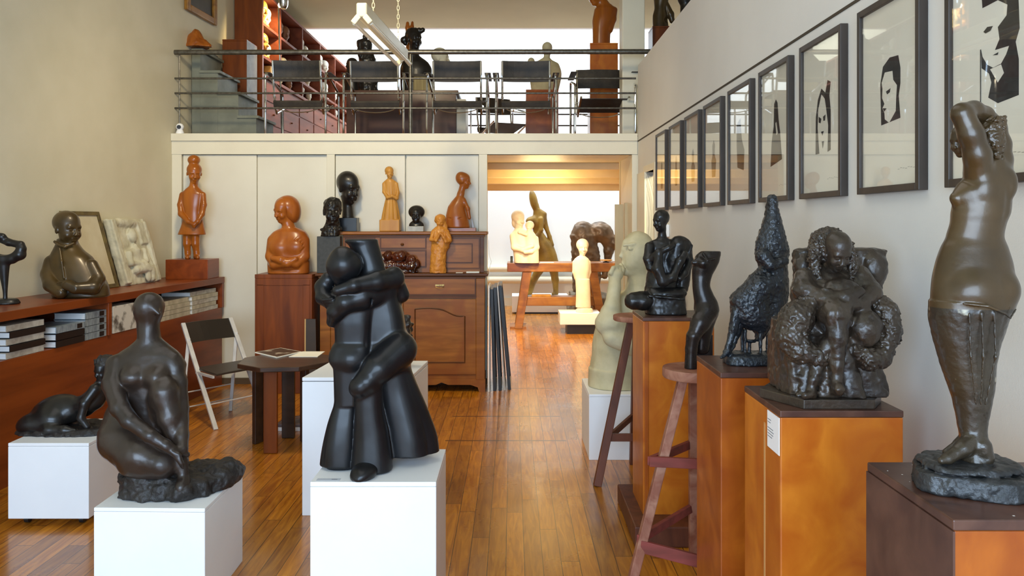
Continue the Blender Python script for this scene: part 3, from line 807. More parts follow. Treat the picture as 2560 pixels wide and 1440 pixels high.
MB().prism([(X(u), yf-0.004, max(0.0, Zy(v))) for u, v in pts], (0, 0, 0), (0, 0.03, 0)).box(X(800), X(815), 8.32, ybk, 0, 0.15).box(X(1197), X(1212), 8.32, ybk, 0, 0.15).build('apron_with_feet', W_buf, B)
# upper tier
yu = 8.1
XU = lambda p: wx(p, yu); ZU = lambda p: wz(p, yu)
zt = ZU(579)
MB().box(XU(858), XU(1208), yu, ybk, zc, zt-0.03).build('upper_carcass', W_buf, B, bevel=0.003)
MB().box(XU(850), XU(1219), yu-0.03, ybk, zt-0.032, zt).build('cornice', W_buf, B, bevel=0.008, seg=3)
MB().box(XU(858), XU(1212), yu-0.014, ybk, zt-0.055, zt-0.032).build('cornice_moulding', W_bufd, B, bevel=0.005)
for (a, b, t, u, nm) in ((862, 938, 594, 672, 'door'), (950, 1066, 592, 622, 'drawer'), (950, 1066, 625, 668, 'drawer'), (1090, 1200, 594, 672, 'door')):
    d = MB().box(XU(a), XU(b), yu-0.008, yu+0.02, ZU(u), ZU(t)).build(nm, W_buf, B, bevel=0.004)
    m = MB()
    for (p0, p1, q0, q1) in ((a, b, t, t+3), (a, b, u-3, u), (a, a+3, t+3, u-3), (b-3, b, t+3, u-3)):
        m.box(XU(p0), XU(p1), yu-0.013, yu-0.004, ZU(q1), ZU(q0))
    if nm == 'door':
        for (p0, p1, q0, q1) in ((a+20, b-18, t+14, t+17), (a+20, b-18, u-17, u-14), (a+20, a+23, t+17, u-17), (b-21, b-18, t+17, u-17)):
            m.box(XU(p0), XU(p1), yu-0.013, yu-0.004, ZU(q1), ZU(q0))
    m.build('moulding', W_bufd, d)
    if t == 592: MB().lathe((XU(1006), yu-0.012, ZU(611)), [(0.0, -0.014), (0.012, -0.012), (0.018, 0), (0.012, 0.012), (0.0, 0.014)], 16).build('knob', W_bufd, d, smooth=True)
MB().box(XU(1200), XU(1210), yu-0.01, yu+0.02, zc, zt-0.05).build('corner_post', W_bufd, B, bevel=0.003)
# a cable hanging down the buffet's side
o = MB().tube([(X(1218)+0.01, 8.1, Zy(600)), (X(1220)+0.01, 8.1, Zy(640)), (X(1228), 8.08, Zy(655)), (X(1224), 8.07, Zy(668)), (X(1222), 8.05, Zy(690)), (X(1221), 8.05, Zy(704))], 0.003, 6).build('cable', M_paper)
tag(o, 'thin white cable hanging down the right side of the buffet', 'cable')
# papers on the counter
for k, (a, b, t, y, lab) in enumerate(((1140, 1157, 0.004, 8.035, 'small white card lying on the buffet counter'), (1166, 1198, 0.014, 8.045, 'pale booklet lying at the right end of the buffet counter'))):
    o = MB().box(wx(a, y), wx(b, y), y-0.02, y+0.05, zc+0.0005, zc+0.0005+t).build('paper_card' if k == 0 else 'booklet', M_paper)
    tag(o, lab, 'card' if k == 0 else 'booklet')

# ------------------------------------------------------------------ framed pictures stacked beside the buffet
M_photo = mat('dark_print', lin(60,56,52), lin(190,184,172), scale=7, rough=0.35, lo=.52, hi=.6)
ss = (('thin white-edged', 0.0, 0.0, M_plinth2, 712), ('black-framed', 0.014, 0.045, M_black, 722), ('black-framed', 0.048, 0.10, M_black, 718), ('grey-edged', 0.082, 0.155, M_whitemetal, 716), ('black-framed', 0.100, 0.195, M_black, 714))
names = ('thin white board standing upright against the buffet side, leftmost of the leaning pictures', 'black-framed picture leaning beside the buffet, next to the white board', 'black-framed picture in the middle of the stack leaning beside the buffet', 'grey-edged picture leaning beside the buffet, second from the doorway side', 'outermost black-framed picture of the stack leaning beside the buffet')
for k, (kind, xt, xb, mm_, pt) in enumerate(ss):
    xa = wx(1219, 8.1)+0.012
    X0, X1 = xa+xb, xa+xt
    y0, y1 = 8.02+0.02*k, 8.02+0.02*k+0.62
    zt_ = wz(pt, 8.1)
    w = (0.01, 0.03, 0.03, 0.014, 0.03)[k]
    if k == 0: y0, y1 = 7.99, 8.38
    f = root('leaning_picture', ((X0+X1)/2, (y0+y1)/2, 0), names[k], 'picture', 'pictures leaning beside the buffet')
    def slab(m, ya, yb_, ta, tb, w0, w1):
        P = lambda t, y, w_: (X0+(X1-X0)*t+w_, y, 0.001+(zt_-0.001)*t)
        return m.hexa([P(ta, ya, w0), P(ta, ya, w1), P(ta, yb_, w1), P(ta, yb_, w0), P(tb, ya, w0), P(tb, ya, w1), P(tb, yb_, w1), P(tb, yb_, w0)])
    m = MB()
    slab(m, y0, y0+0.03, 0, 1, 0, w); slab(m, y1-0.03, y1, 0, 1, 0, w); slab(m, y0+0.03, y1-0.03, 0, 0.03, 0, w); slab(m, y0+0.03, y1-0.03, 0.97, 1, 0, w)
    m.build('frame', mm_, f)
    slab(MB(), y0+0.03, y1-0.03, 0.03, 0.97, w*.3, w*.6).build('print', M_photo, f)

# ------------------------------------------------------------------ octagonal table, folding chair
T = root('octagonal_table', (-1.70, 6.0, 0), 'small dark octagonal wooden table with slab legs, beside the folding chair', 'table')
zt = 0.665; m = MB()
m.prism([(-1.70+0.355*math.cos(math.radians(22.5+45*k+8)), 6.02+0.355*math.sin(math.radians(22.5+45*k+8)), zt-0.035) for k in range(8)], (0, 0, 0), (0, 0, 0.035))
m.build('table_top', W_table, T, bevel=0.006)
for (lx, ly, a, wm) in ((-1.775, 5.885, 0.0, W_redv), (-1.955, 6.16, 1.2, W_table), (-1.60, 6.17, -0.9, W_table), (-1.76, 6.30, 0, W_table)):
    dx, dy = 0.05*math.cos(a), 0.05*math.sin(a); nx, ny = -0.018*math.sin(a), 0.018*math.cos(a)
    MB().hexa([(lx-dx-nx, ly-dy-ny, 0), (lx+dx-nx, ly+dy-ny, 0), (lx+dx+nx, ly+dy+ny, 0), (lx-dx+nx, ly-dy+ny, 0), (lx-dx-nx, ly-dy-ny, zt-0.035), (lx+dx-nx, ly+dy-ny, zt-0.035), (lx+dx+nx, ly+dy+ny, zt-0.035), (lx-dx+nx, ly-dy+ny, zt-0.035)]).build('leg', wm, T, bevel=0.006)
M_mag = mat('magazine_photo', lin(60,52,44), lin(170,160,146), scale=9, rough=0.3, lo=.55, hi=.62)
def sheet(name, label, cat, pts, z, th, m1, inner=None, m2=None):
    o = root(name, (sum(p[0] for p in pts)/len(pts), sum(p[1] for p in pts)/len(pts), z), label, cat)
    MB().prism([(p[0], p[1], z+(p[2] if len(p) > 2 else 0)) for p in pts], (0, 0, 0), (0, 0, th)).build('pages', m1, o)
    if m2:
        c = (sum(p[0] for p in pts)/len(pts), sum(p[1] for p in pts)/len(pts))
        MB().prism([(c[0]+(p[0]-c[0])*inner, c[1]+(p[1]-c[1])*inner, z+th+(p[2] if len(p) > 2 else 0)) for p in pts], (0, 0, 0), (0, 0, 0.0008)).build('cover_picture', m2, o)
    return o
def TP(px, py, z): Y = 2000*(1.7-z)/(py-555); return (wx(px, Y), Y)
sheet('magazine', 'open magazine with dark photographs lying on the octagonal table', 'magazine', [TP(637, 883, zt), TP(692, 896, zt), TP(755, 882, zt), TP(702, 872, zt)], zt+0.001, 0.008, M_paper, 0.93, M_mag)
sheet('leaflet', 'pale leaflet lying at the right side of the octagonal table', 'leaflet', [TP(722, 893, zt), TP(794, 893, zt), TP(812, 880, zt), TP(757, 880, zt)], zt+0.001, 0.004, M_paper)
o = root('brochure_box', (-1.9+0.06, 6.62, 0), 'low white-edged box with a folded brochure on the floor under the table', 'box')
MB().box(-1.93, -1.66, 6.50, 6.78, 0.0, 0.03).build('tray', M_plinth2, o, bevel=0.003)
MB().box(-1.92, -1.66, 6.51, 6.77, 0.03, 0.055).build('brochure_pile', mat('plum_brochure', lin(96,78,80), lin(140,124,124), scale=8, rough=0.4), o, bevel=0.004)
MB().hexa([(-1.90, 6.55, .056), (-1.68, 6.55, .056), (-1.68, 6.72, .062), (-1.90, 6.72, .062), (-1.89, 6.56, .06), (-1.69, 6.60, .09), (-1.69, 6.71, .085), (-1.89, 6.71, .068)]).build('open_leaf', mat('brochure_leaf', lin(150,134,134), lin(90,76,78), scale=8, rough=0.4), o)
C = root('folding_chair', (-2.45, 7.0, 0), 'folding chair with white frame and dark seat beside the wall shelf', 'chair')
A0, A1 = Vector((-2.42, 6.54, 0)), Vector((-2.92, 7.10, 0.80))
w = Vector((0.28, 0.40, 0))
B1f = Vector((-2.53, 7.19, 0)); 
for k in (0, 1):
    MB().bar(A0+w*k, A1+w*k, 0.036, 0.022).build('leg', M_whitemetal, C, bevel=0.003)
    t = A0+w*k+(A1-A0)*0.85
    MB().bar(B1f-w*(1-k), t+Vector((0.015, -0.01, 0)), 0.03, 0.02).build('leg', M_whitemetal, C, bevel=0.003)
for t in (0.22,):
    MB().tube([A0+(A1-A0)*t, A0+w+(A1-A0)*t], 0.006, 8).build('rung', M_whitemetal, C)
for t in (0.16, 0.34):
    a = B1f-w; b = A0+(A1-A0)*0.85
    MB().tube([a+(b-a)*t, a+w+(b-a)*t], 0.006, 8).build('rung', M_whitemetal, C)
MB().bar((-2.70, 6.84, 0.415), (-2.47, 6.62, 0.415), 0.016, 0.02).bar((-2.70+.28, 7.24, 0.415), (-2.47+.28, 7.02, 0.415), 0.016, 0.02).build('seat_rail', M_whitemetal, C)
s0 = [(-2.73, 6.90), (-2.44, 6.60), (-2.17, 6.99), (-2.45, 7.28)]
MB().prism([(x, y, 0.428) for x, y in s0], (0, 0, 0), (0, 0, 0.018)).build('seat', mat('dark_plastic_seat', lin(50,42,36), rough=0.4), C, bevel=0.006)
m = MB(); n = 8
P0 = A0+(A1-A0)*0.80; P1 = A0+(A1-A0)*1.0; back = Vector((-0.45, 0.36, 0)).normalized()
for i in range(n):
    q = []
    for j in (i, i+1):
        t = j/n; c = back*0.04*math.sin(math.pi*t)
        q.append((P0+w*t+c, P1+w*t+c))
    e = back*0.012
    m.hexa([q[0][0], q[1][0], q[1][0]+e, q[0][0]+e, q[0][1], q[1][1], q[1][1]+e, q[0][1]+e])
m.build('backrest', mat('black_plastic_backrest', lin(40,34,30), rough=0.28), C)
# ------------------------------------------------------------------ framed prints on the right wall
def glass_mat():
    m = bpy.data.materials.new('picture_glass'); m.use_nodes = True
    nt = m.node_tree; N = nt.nodes.new; L = nt.links.new
    for n in list(nt.nodes): nt.nodes.remove(n)
    o = N('ShaderNodeOutputMaterial'); t = N('ShaderNodeBsdfTransparent'); g = N('ShaderNodeBsdfGlossy')
    g.inputs['Roughness'].default_value = 0.015; lw = N('ShaderNodeLayerWeight'); lw.inputs[0].default_value = 0.5
    pw = N('ShaderNodeMath'); pw.operation = 'POWER'; pw.inputs[1].default_value = 5.0; L(lw.outputs['Facing'], pw.inputs[0])
    f = N('ShaderNodeMath'); f.operation = 'MULTIPLY_ADD'; f.inputs[1].default_value = 0.9; f.inputs[2].default_value = 0.04; L(pw.outputs[0], f.inputs[0])
    x = N('ShaderNodeMixShader'); L(f.outputs[0], x.inputs[0]); L(t.outputs[0], x.inputs[1]); L(g.outputs[0], x.inputs[2]); L(x.outputs[0], o.inputs[0])
    return m
M_glass = glass_mat()
M_frame = mat('dark_brown_picture_frame', lin(66,56,48), lin(50,42,36), scale=14, rough=0.45, stretch=(1, 1, .3))
M_mount = mat('cream_print_paper', lin(232,228,212), lin(226,221,204), scale=3, rough=0.85)
M_ink = mat('black_printing_ink', lin(34,34,34), lin(52,52,52), scale=30, rough=0.7)
YF = [7.19, 6.58, 5.99, 5.40, 4.79, 4.19, 3.593, 2.99, 2.385]
FW, Z0, Z1 = 0.455, 1.802, 2.48
T9 = [('ink', [(0.010, 0.000), (0.918, 0.000), (0.959, 0.311), (0.979, 0.483), (0.887, 0.575), (0.959, 0.714), (0.959, 0.985), (0.454, 1.009), (0.206, 0.945), (0.289, 0.831), (0.227, 0.754), (0.031, 0.692), (0.010, 0.532), (0.052, 0.600), (0.175, 0.677), (0.330, 0.717), (0.536, 0.705), (0.660, 0.646), (0.732, 0.588), (0.381, 0.582), (0.495, 0.508), (0.454, 0.409), (0.670, 0.345), (0.691, 0.265), (0.454, 0.197), (0.052, 0.206)]),
      ('paper', [(0.258, 0.723), (0.454, 0.846), (0.608, 0.785), (0.536, 0.711)]), ('ink', [(0.082, 0.403), (0.186, 0.375), (0.330, 0.385), (0.268, 0.415), (0.144, 0.422)]), ('ink', [(0.330, 0.618), (0.474, 0.609), (0.454, 0.628)]), ('ink', [(0.000, 0.538), (0.021, 0.538), (0.021, 1.006), (0.000, 1.006)])]
T8 = [('ink', [(.05,1.0),(.0,.36),(.14,.10),(.48,.0),(.90,.02),(1.0,.22),(1.0,.45),(.92,.62),(1.0,.96)]),
      ('paper', [(.08,.34),(.24,.20),(.62,.22),(.66,.36),(.84,.46),(.80,.66),(.78,.84),(.46,.99),(.24,.92),(.22,.82),(.12,.74),(.22,.68),(.10,.58),(.12,.44)]),
      ('ink', [(.30,.50),(.54,.47),(.50,.53),(.36,.55)]), ('ink', [(.14,.74),(.34,.76),(.22,.80)])]
T7 = [('ink', [(.0,.96),(.02,.44),(.16,.20),(.40,.06),(.66,.14),(.80,-.02),(1.0,.02),(.92,.20),(1.0,.40),(1.0,.94),(.80,.96),(.84,.60),(.70,.34),(.62,.22),(.40,.14),(.18,.34),(.14,.60),(.26,.96)]),
      ('ink', [(.22,.44),(.40,.48),(.34,.54),(.22,.52)]), ('ink', [(.52,.46),(.68,.44),(.64,.52),(.54,.52)]), ('ink', [(.38,.66),(.56,.66),(.48,.72)]), ('ink', [(.44,.80),(.58,.80),(.50,.90)])]
T6 = [('ink', [(.32,.06),(.48,.0),(.62,.06),(.70,.30),(.84,.52),(1.0,.92),(.0,1.0),(.10,.62),(.28,.40)]), ('paper', [(.44,.36),(.52,.34),(.66,.52),(.52,.54)])]
T5 = [('ink', [(.0,.10),(.50,.0),(.60,.24),(.66,.40),(1.0,.62),(.92,1.0),(.10,.92),(.0,.50)])]
T4 = [('ink', [(.20,1.0),(.10,.55),(.30,.40),(.26,.14),(.50,.0),(.72,.14),(.66,.40),(.92,.56),(.80,1.0)])]
PR = {8: (T9, .34, .77, .15, .69), 7: (T8, .34, .70, .30, .66), 6: (T7, .34, .74, .28, .76), 5: (T6, .34, .76, .24, .76), 4: (T5, .32, .70, .26, .74)}
LAB = ['ninth', 'eighth', 'seventh', 'sixth', 'fifth', 'fourth', 'third', 'second', 'first']
DESC = ['standing figure print in a dark frame, farthest from the camera, beside the lit doorway', 'standing figure print in a dark frame, second from the lit doorway', 'standing figure print in a dark frame, third from the lit doorway',
        'standing figure print in a dark frame, fourth from the lit doorway', 'framed print of a dark narrow figure, fifth from the lit doorway', 'framed print of a dark kneeling cloaked shape above the hooded black statue',
        'framed print of a long-haired face above the woman in the armchair', 'framed print of a short-haired face in profile, left of the standing nude', 'framed print of a large dark-haired face, partly behind the standing nude']
for i, yfar in enumerate(YF):
    ya, yb_ = yfar-FW, yfar
    f = root('framed_print', (RX-0.002, (ya+yb_)/2, Z0), DESC[i], 'picture', 'framed prints along the right wall')
    t = 0.024; xa, xb = RX-0.032, RX-0.001
    MB().box(xa, xb, ya, ya+t, Z0, Z1).box(xa, xb, yb_-t, yb_, Z0, Z1).box(xa, xb, ya+t, yb_-t, Z0, Z0+t).box(xa, xb, ya+t, yb_-t, Z1-t, Z1).build('frame', M_frame, f, bevel=0.002)
    pr = MB().box(xa+0.014, xa+0.018, ya+t, yb_-t, Z0+t, Z1-t).build('print', M_mount, f)
    MB().box(xa+0.006, xa+0.009, ya+t*.8, yb_-t*.8, Z0+t*.8, Z1-t*.8).build('glass', M_glass, f)
    tpl, a, b, c, d = PR.get(i, (T4, .34, .70, .36, .74))
    for layer, (kind, poly) in enumerate(tpl):
        x = xa+0.0138-0.0003*(layer+1)
        pts = [(x, yb_-t-(FW-2*t)*(a+(b-a)*u), Z1-t-(Z1-Z0-2*t)*(c+(d-c)*v)) for u, v in poly]
        MB().prism(pts, (0, 0, 0), (0.0002, 0, 0)).build('ink_shape' if kind == 'ink' else 'blank_area', M_ink if kind == 'ink' else M_mount, pr)
    m = MB()
    for k in range(7):
        y = ya+0.05+0.017*k
        m.box(xa+0.0134, xa+0.0137, y, y+0.012, Z0+0.075+0.002*(k % 3), Z0+0.0765+0.002*(k % 3))
    m.build('pencil_caption', mat('pencil_line', lin(150,146,134), rough=0.9), pr)
# ------------------------------------------------------------------ sculpture materials
B_black = mat('polished_black_bronze', lin(16,16,18), lin(24,24,26), scale=7, rough=0.34, rough2=0.48, metal=0.0, bump=0.04, bscale=30, spec=0.3, coat=0.22)
B_brown = mat('dark_brown_bronze', lin(56,44,36), lin(40,31,26), scale=5, rough=0.34, rough2=0.5, metal=0.15, bump=0.12, bscale=45, coat=0.3)
B_rock = mat('rough_dark_bronze_ground', lin(50,46,44), lin(34,31,30), scale=12, rough=0.5, metal=0.2, bump=0.5, bscale=60)
B_olive = mat('olive_brown_bronze', lin(84,64,30), lin(56,42,20), scale=4, rough=0.3, rough2=0.42, metal=0.2, bump=0.05, bscale=40, coat=0.35)
B_blue = mat('rough_blue_black_bronze', lin(36,41,47), lin(22,25,30), scale=14, rough=0.28, rough2=0.45, metal=0.2, bump=0.6, bscale=80, coat=0.35)
B_warm = mat('mottled_brown_bronze', lin(66,54,42), lin(40,32,26), scale=9, rough=0.3, rough2=0.48, metal=0.2, bump=0.3, bscale=60, coat=0.35)
B_nude = mat('bronze_with_golden_wear', lin(84,63,34), lin(56,42,24), scale=5, rough=0.3, rough2=0.42, metal=0.25, bump=0.06, bscale=70, coat=0.3)
B_nudeleg = mat('bronze_with_pale_plaster_traces', lin(58,48,34), lin(42,34,26), scale=6, rough=0.3, rough2=0.45, metal=0.2, bump=0.25, bscale=60, coat=0.3, specks=(26, 0.68, lin(140,130,106)))
S_wood = wood('polished_orange_brown_wood', lin(172,98,28), lin(134,66,14), rough=0.28, grain=(1, 1, .15), scale=9, coat=0.4)
S_wood2 = wood('reddish_pear_wood', lin(176,102,38), lin(146,74,24), rough=0.3, grain=(1, 1, .15), scale=8, coat=0.3)
S_yel = wood('pale_yellow_wood', lin(206,150,70), lin(182,124,50), rough=0.45, grain=(1, 1, .15), scale=10, coat=0.1)
S_blk = mat('blackened_bronze', lin(22,20,19), lin(32,29,27), scale=9, rough=0.32, rough2=0.46, metal=0.0, bump=0.06, bscale=60, spec=0.35, coat=0.28)
S_stone = mat('pale_green_grey_stone', lin(206,196,160), lin(184,174,138), scale=7, rough=0.65, bump=0.15, bscale=60)
S_plaster = mat('cream_plaster', lin(240,230,206), lin(230,218,190), scale=8, rough=0.6, bump=0.12, bscale=60)
S_relief = mat('aged_plaster_relief', lin(214,210,188), lin(190,184,158), scale=6, rough=0.75, bump=0.3, bscale=50)
S_block = mat('dark_grey_stone_block', lin(62,62,58), lin(50,50,46), scale=30, rough=0.5)

# ---- black embracing couple
def couple():
    cx, z, Y = 935, 0.65, 3.46
    r, cy, s = site('embracing_couple_statue', cx, z, Y, 'large polished black bronze of two embracing dancers on the front white plinth', 'statue')
    S = SD((780, 590, -120), (1095, cy, 120), 2.4, 8)
    # the woman: head thrown back with a flat-cut top, neck, back, long skirt
    S.loft([(598, 900, 20, 40, 34), (603, 900, 20, 42, 35), (614, 906, 20, 38, 33), (640, 916, 18, 36, 32), (672, 926, 16, 35, 30), (705, 937, 12, 42, 36)], k=4, cap=3)
    S.ell((899, 597, 20), (36, 4, 28), k=2, mode='-')
    # her upper body and back
    S.loft([(688, 940, 18, 44, 34), (712, 946, 20, 52, 44), (740, 944, 22, 52, 48), (790, 950, 20, 56, 46), (850, 958, 20, 58, 46), (872, 966, 18, 62, 50), (900, 966, 16, 60, 50), (925, 965, 18, 54, 48)], k=8, n=3.0)
    S.ell((1002, 872, 10), (38, 36, 44), k=18)
    # skirt, flaring to the right
    S.loft([(905, 958, 22, 58, 46), (960, 972, 26, 62, 46), (1040, 990, 32, 72, 52), (1110, 1002, 36, 78, 58), (1138, 1004, 38, 78, 60)], k=10, n=2.3, flute=(5, 0, 5))
    # raised thigh with the knee pushed forward and wide trouser leg
    S.ch([(1000, 872, -10, 42), (955, 912, -48, 36), (916, 952, -66, 27)], k=12)
    S.cap((906, 958, -66), (930, 942, -66), 20, 26, 8)
    S.loft([(945, 930, -50, 34, 28), (990, 930, -46, 34, 32), (1080, 936, -44, 42, 38), (1140, 938, -44, 48, 44), (1160, 938, -44, 50, 46)], k=10, n=2.4, cap=4)
    # the man: head bowed, shoulders, hips, left leg
    P = S.head((865, 670, -34), 102, yaw=42, pitch=48, roll=-8, ears=True, k=8, nose=.6)
    S.ell((867, 662, -32), (44, 42, 43), k=6)
    S.cap((866, 690, -14), (880, 730, -4), 26, 34, 10)
    S.loft([(716, 886, -4, 52, 36), (750, 884, -6, 54, 40), (800, 886, -6, 47, 40), (850, 886, -6, 45, 38), (864, 882, -10, 48, 40), (895, 878, -12, 51, 43), (920, 881, -10, 43, 40), (1008, 882, -8, 42, 38)], k=6, n=3.2, cap=4)
    S.ell((846, 893, 6), (24, 28, 34), k=10)
    S.ell((884, 892, -34), (30, 30, 26), k=10)
    S.loft([(1000, 870, -12, 28, 30), (1012, 868, -12, 30, 32), (1060, 862, -12, 38, 38), (1130, 856, -12, 44, 42), (1155, 855, -12, 45, 42)], k=4, n=3.2, flute=(4, 0, 3), cap=3)
    # a foot below the left leg
    S.loft([(1140, 860, -14, 36, 34), (cy, 858, -14, 38, 36)], k=4, n=2.6, cap=3)
    # arms: hers round his neck, his round her back
    S.ch([(984, 696, 4, 26), (950, 700, -42, 24), (900, 708, -72, 17), (860, 720, -74, 12)], k=6)
    S.ell((984, 694, 4), (24, 27, 30), k=8)
    S.ch([(958, 728, 4, 32), (914, 738, -42, 30), (876, 750, -58, 25), (850, 774, -52, 20), (838, 800, -34, 14)], k=7)
    S.ch([(820, 700, 4, 20), (806, 718, 6, 20), (812, 742, -14, 19), (834, 752, -40, 17)], k=6)
    for i in range(4):   # fingers on his shoulder
        S.cap((820+i*3, 744+i*6, -58+i*2), (846+i*2, 741+i*7, -66), 4.4, 4, 2)
    S.cap((985, 705, 20), (1000, 740, 30), 22, 20, 8)
    # facets cut along his back and her side
    S.box((930, 800, -58), (3, 60, 20), (0, 0, 8), 2, 4, '-')
    S.flat(cy)
    S.build('couple_figures', B_black, r, cx, cy, s)
    S = SD((890, 1130, -150), (975, cy, -20), 2, 5)
    S.ell((928, 1150, -92), (31, 20, 46), k=3); S.ell((922, 1156, -100), (26, 14, 40), k=6); S.flat(cy)
    S.build('shoe', B_black, r, cx, cy, s)
couple()

# ---- brown kneeling woman, front left
def kneeler():
    cx, z, Y = 420, 0.45, 3.76
    r, cy, s = site('kneeling_woman_statue', cx, z, Y, 'dark brown bronze of a seated smooth-headed woman on the front left white plinth', 'statue')
    S = SD((250, 725, -140), (520, cy, 110), 2.3, 10)
    # head: egg with a beak-like face, long neck
    S.ell((374, 766, 0), (38, 36, 34), (70, -18, 0), 6)
    S.cap((382, 764, -14), (408, 782, -22), 19, 4, 6); S.cap((376, 752, -22), (406, 781, -24), 10, 3, 5)
    S.ell((372, 782, 0), (32, 26, 30), k=8)
    S.loft([(780, 370, 0, 30, 28), (816, 371, 0, 27, 26), (843, 373, 0, 28, 28), (862, 374, 0, 46, 32), (885, 372, 0, 76, 42), (915, 368, 0, 94, 52), (955, 366, 2, 92, 56), (1000, 360, 6, 86, 58), (1040, 356, 10, 84, 64), (1080, 358, 14, 84, 72), (1120, 372, 14, 82, 76), (1150, 386, 14, 74, 74), (1178, 396, 14, 66, 66)], k=10)
    # breasts
    S.ell((352, 934, -46), (30, 26, 26), k=14); S.ell((412, 936, -44), (28, 26, 26), k=14)
    # buttock and folded thigh
    S.ell((318, 1062, 0), (56, 62, 60), k=18)
    S.ch([(318, 1090, -30, 56), (380, 1118, -64, 50), (440, 1134, -78, 38)], k=14)
    S.ell((396, 1146, -70), (62, 26, 36), k=12)
    # raised knee and shin
    S.ch([(420, 1050, 10, 46), (432, 985, -40, 38), (434, 968, -52, 32)], k=10)
    S.ch([(436, 968, -54, 32), (452, 1030, -60, 28), (470, 1090, -66, 20), (480, 1130, -70, 16), (496, 1196, -80, 9)], k=10)
    S.ell((492, 1190, -84), (18, 24, 26), k=8)
    # left arm in front of the body, right arm along the knee
    S.ch([(300, 908, -20, 24), (306, 950, -48, 24), (340, 1000, -84, 22), (372, 1026, -100, 19), (425, 1060, -112, 16), (462, 1084, -108, 13), (484, 1104, -100, 13)], k=7)
    S.ch([(436, 902, -6, 22), (456, 950, -20, 19), (470, 1010, -38, 16), (484, 1070, -70, 15), (494, 1096, -88, 12)], k=8)
    # hands clasped
    for i in range(4):
        S.ch([(478+i*5, 1098+i*2, -112, 6), (492+i*3, 1116+i*3, -112, 4.5), (494+i*2, 1132+i*2, -104, 3.5)], k=3)
    S.cap((486, 1100, -96), (502, 1112, -84), 9, 7, 5)
    S.rough(1.2, 26); S.flat(cy)
    S.build('figure', B_brown, r, cx, cy, s)
    S = SD((305, 1120, -125), (605, cy, 125), 2.6, 8)
    S.loft([(1176, 430, -4, 100, 86), (1186, 436, -4, 116, 96), (cy, 436, -6, 122, 100)], n=2.6, k=6, cap=8, yaw=-8)
    S.ell((398, 1176, -30), (84, 30, 66), k=16)
    S.ell((552, 1192, 30), (44, 34, 60), k=20); S.ell((500, 1196, 50), (70, 30, 50), k=16)
    S.ell((490, 1200, -80), (34, 24, 30), k=12)
    S.rough(5, 22, 3); S.flat(cy)
    S.build('rocky_base', B_rock, r, cx, cy, s)
kneeler()

# ---- black reclining figure
def recliner():
    cx, z, Y = 160, 0.467, 4.74
    r, cy, s = site('reclining_nude_statue', cx, z, Y, 'polished black bronze reclining figure on the low white plinth at the left', 'statue')
    S = SD((45, 885, -80), (300, cy, 80), 2, 7)
    S.ell((136, 1030, 8), (62, 40, 48), (0, 0, -18), 8)
    S.ell((100, 1052, -24), (42, 27, 34), (0, 0, -14), 8)
    S.ell((140, 1042, -26), (40, 32, 30), k=10)
    S.ch([(180, 1024, 0, 32), (212, 1014, -2, 24), (238, 996, -4, 24), (252, 974, -4, 22)], k=12)
    S.ell((232, 1010, -22), (16, 14, 14), k=8); S.ell((216, 1014, -20), (14, 12, 12), k=8)
    S.ch([(250, 968, -24, 14), (232, 1000, -40, 11), (226, 1034, -44, 9), (240, 1056, -42, 8)], k=5)
    S.ch([(262, 968, 14, 14), (284, 1010, 20, 11), (286, 1050, 16, 9)], k=5)
    S.cap((254, 965, -4), (258, 945, -6), 13, 12, 8)
    S.head((259, 925, -8), 52, yaw=-20, pitch=12, k=3)
    S.ch([(100, 1056, -30, 22), (150, 1062, -50, 15), (190, 1062, -52, 11), (214, 1066, -50, 8)], k=8)
    S.flat(cy); S.build('figure', S_blk, r, cx, cy, s)
    S = SD((225, 880, -50), (300, 960, 50), 2, 4)
    S.ell((263, 912, 4), (28, 24, 26)); S.rough(4, 9, 2); S.ell((250, 926, -26), (18, 20, 20), k=3, mode='-')
    S.build('curly_hair', B_rock, r, cx, cy, s)
    S = SD((45, 1050, -90), (320, cy, 90), 2.4, 5)
    S.loft([(cy-14, 180, 0, 118, 60), (cy, 180, 0, 132, 70)], n=3, cap=6, k=4); S.rough(3, 14, 2); S.flat(cy)
    S.build('slab_base', B_rock, r, cx, cy, s)
recliner()

# ---- bald man bust on the long shelf
def man_bust():
    cx, Y = 196, 6.1
    r, cy, s = site('male_bust', cx, SH, Y, 'brown bronze bust of a bald man with folded arms on the long wall shelf', 'bust')
    S = SD((105, 525, -70), (285, cy, 70), 1.35, 6)
    S.head((169, 571, 2), 88, yaw=66, pitch=5, k=2.5, wide=1.0, jaw=1.12, nose=.8)
    S.loft([(596, 163, 8, 22, 22), (608, 164, 8, 25, 25), (624, 167, 6, 34, 30), (645, 176, 4, 50, 38), (690, 192, 0, 62, 44), (716, 202, -2, 66, 46), (cy, 204, -2, 68, 46)], k=4, n=2.3, cap=6)
    S.ch([(134, 656, -6, 19), (134, 684, -18, 20), (152, 708, -42, 18), (186, 726, -60, 15)], k=3)
    S.ch([(232, 664, -6, 16), (252, 696, -12, 16), (252, 716, -36, 16), (222, 716, -62, 13), (204, 708, -66, 11)], k=3)
    S.ell((206, 706, -60), (15, 11, 10), k=4)
    S.ch([(172, 620, -34, 1.5), (184, 650, -46, 1.5), (192, 690, -50, 1.5)], k=3, mode='-'); S.ch([(166, 620, -30, 2.2), (178, 652, -42, 2.2), (186, 692, -46, 2.2)], k=4)
    for i in range(4): S.cap((196+i*1, 700+i*5, -66), (180, 702+i*5, -62), 3.2, 2.8, 1.5)
    # collar and coat opening
    S.ch([(146, 604, -16, 3.5), (160, 612, -24, 3.5), (178, 616, -27, 3.5), (192, 608, -16, 3)], k=4)
    S.cap((186, 622, -44), (204, 690, -58), 1.2, None, 3, '-')
    S.flat(cy); S.build('bust_figure', B_olive, r, cx, cy, s)
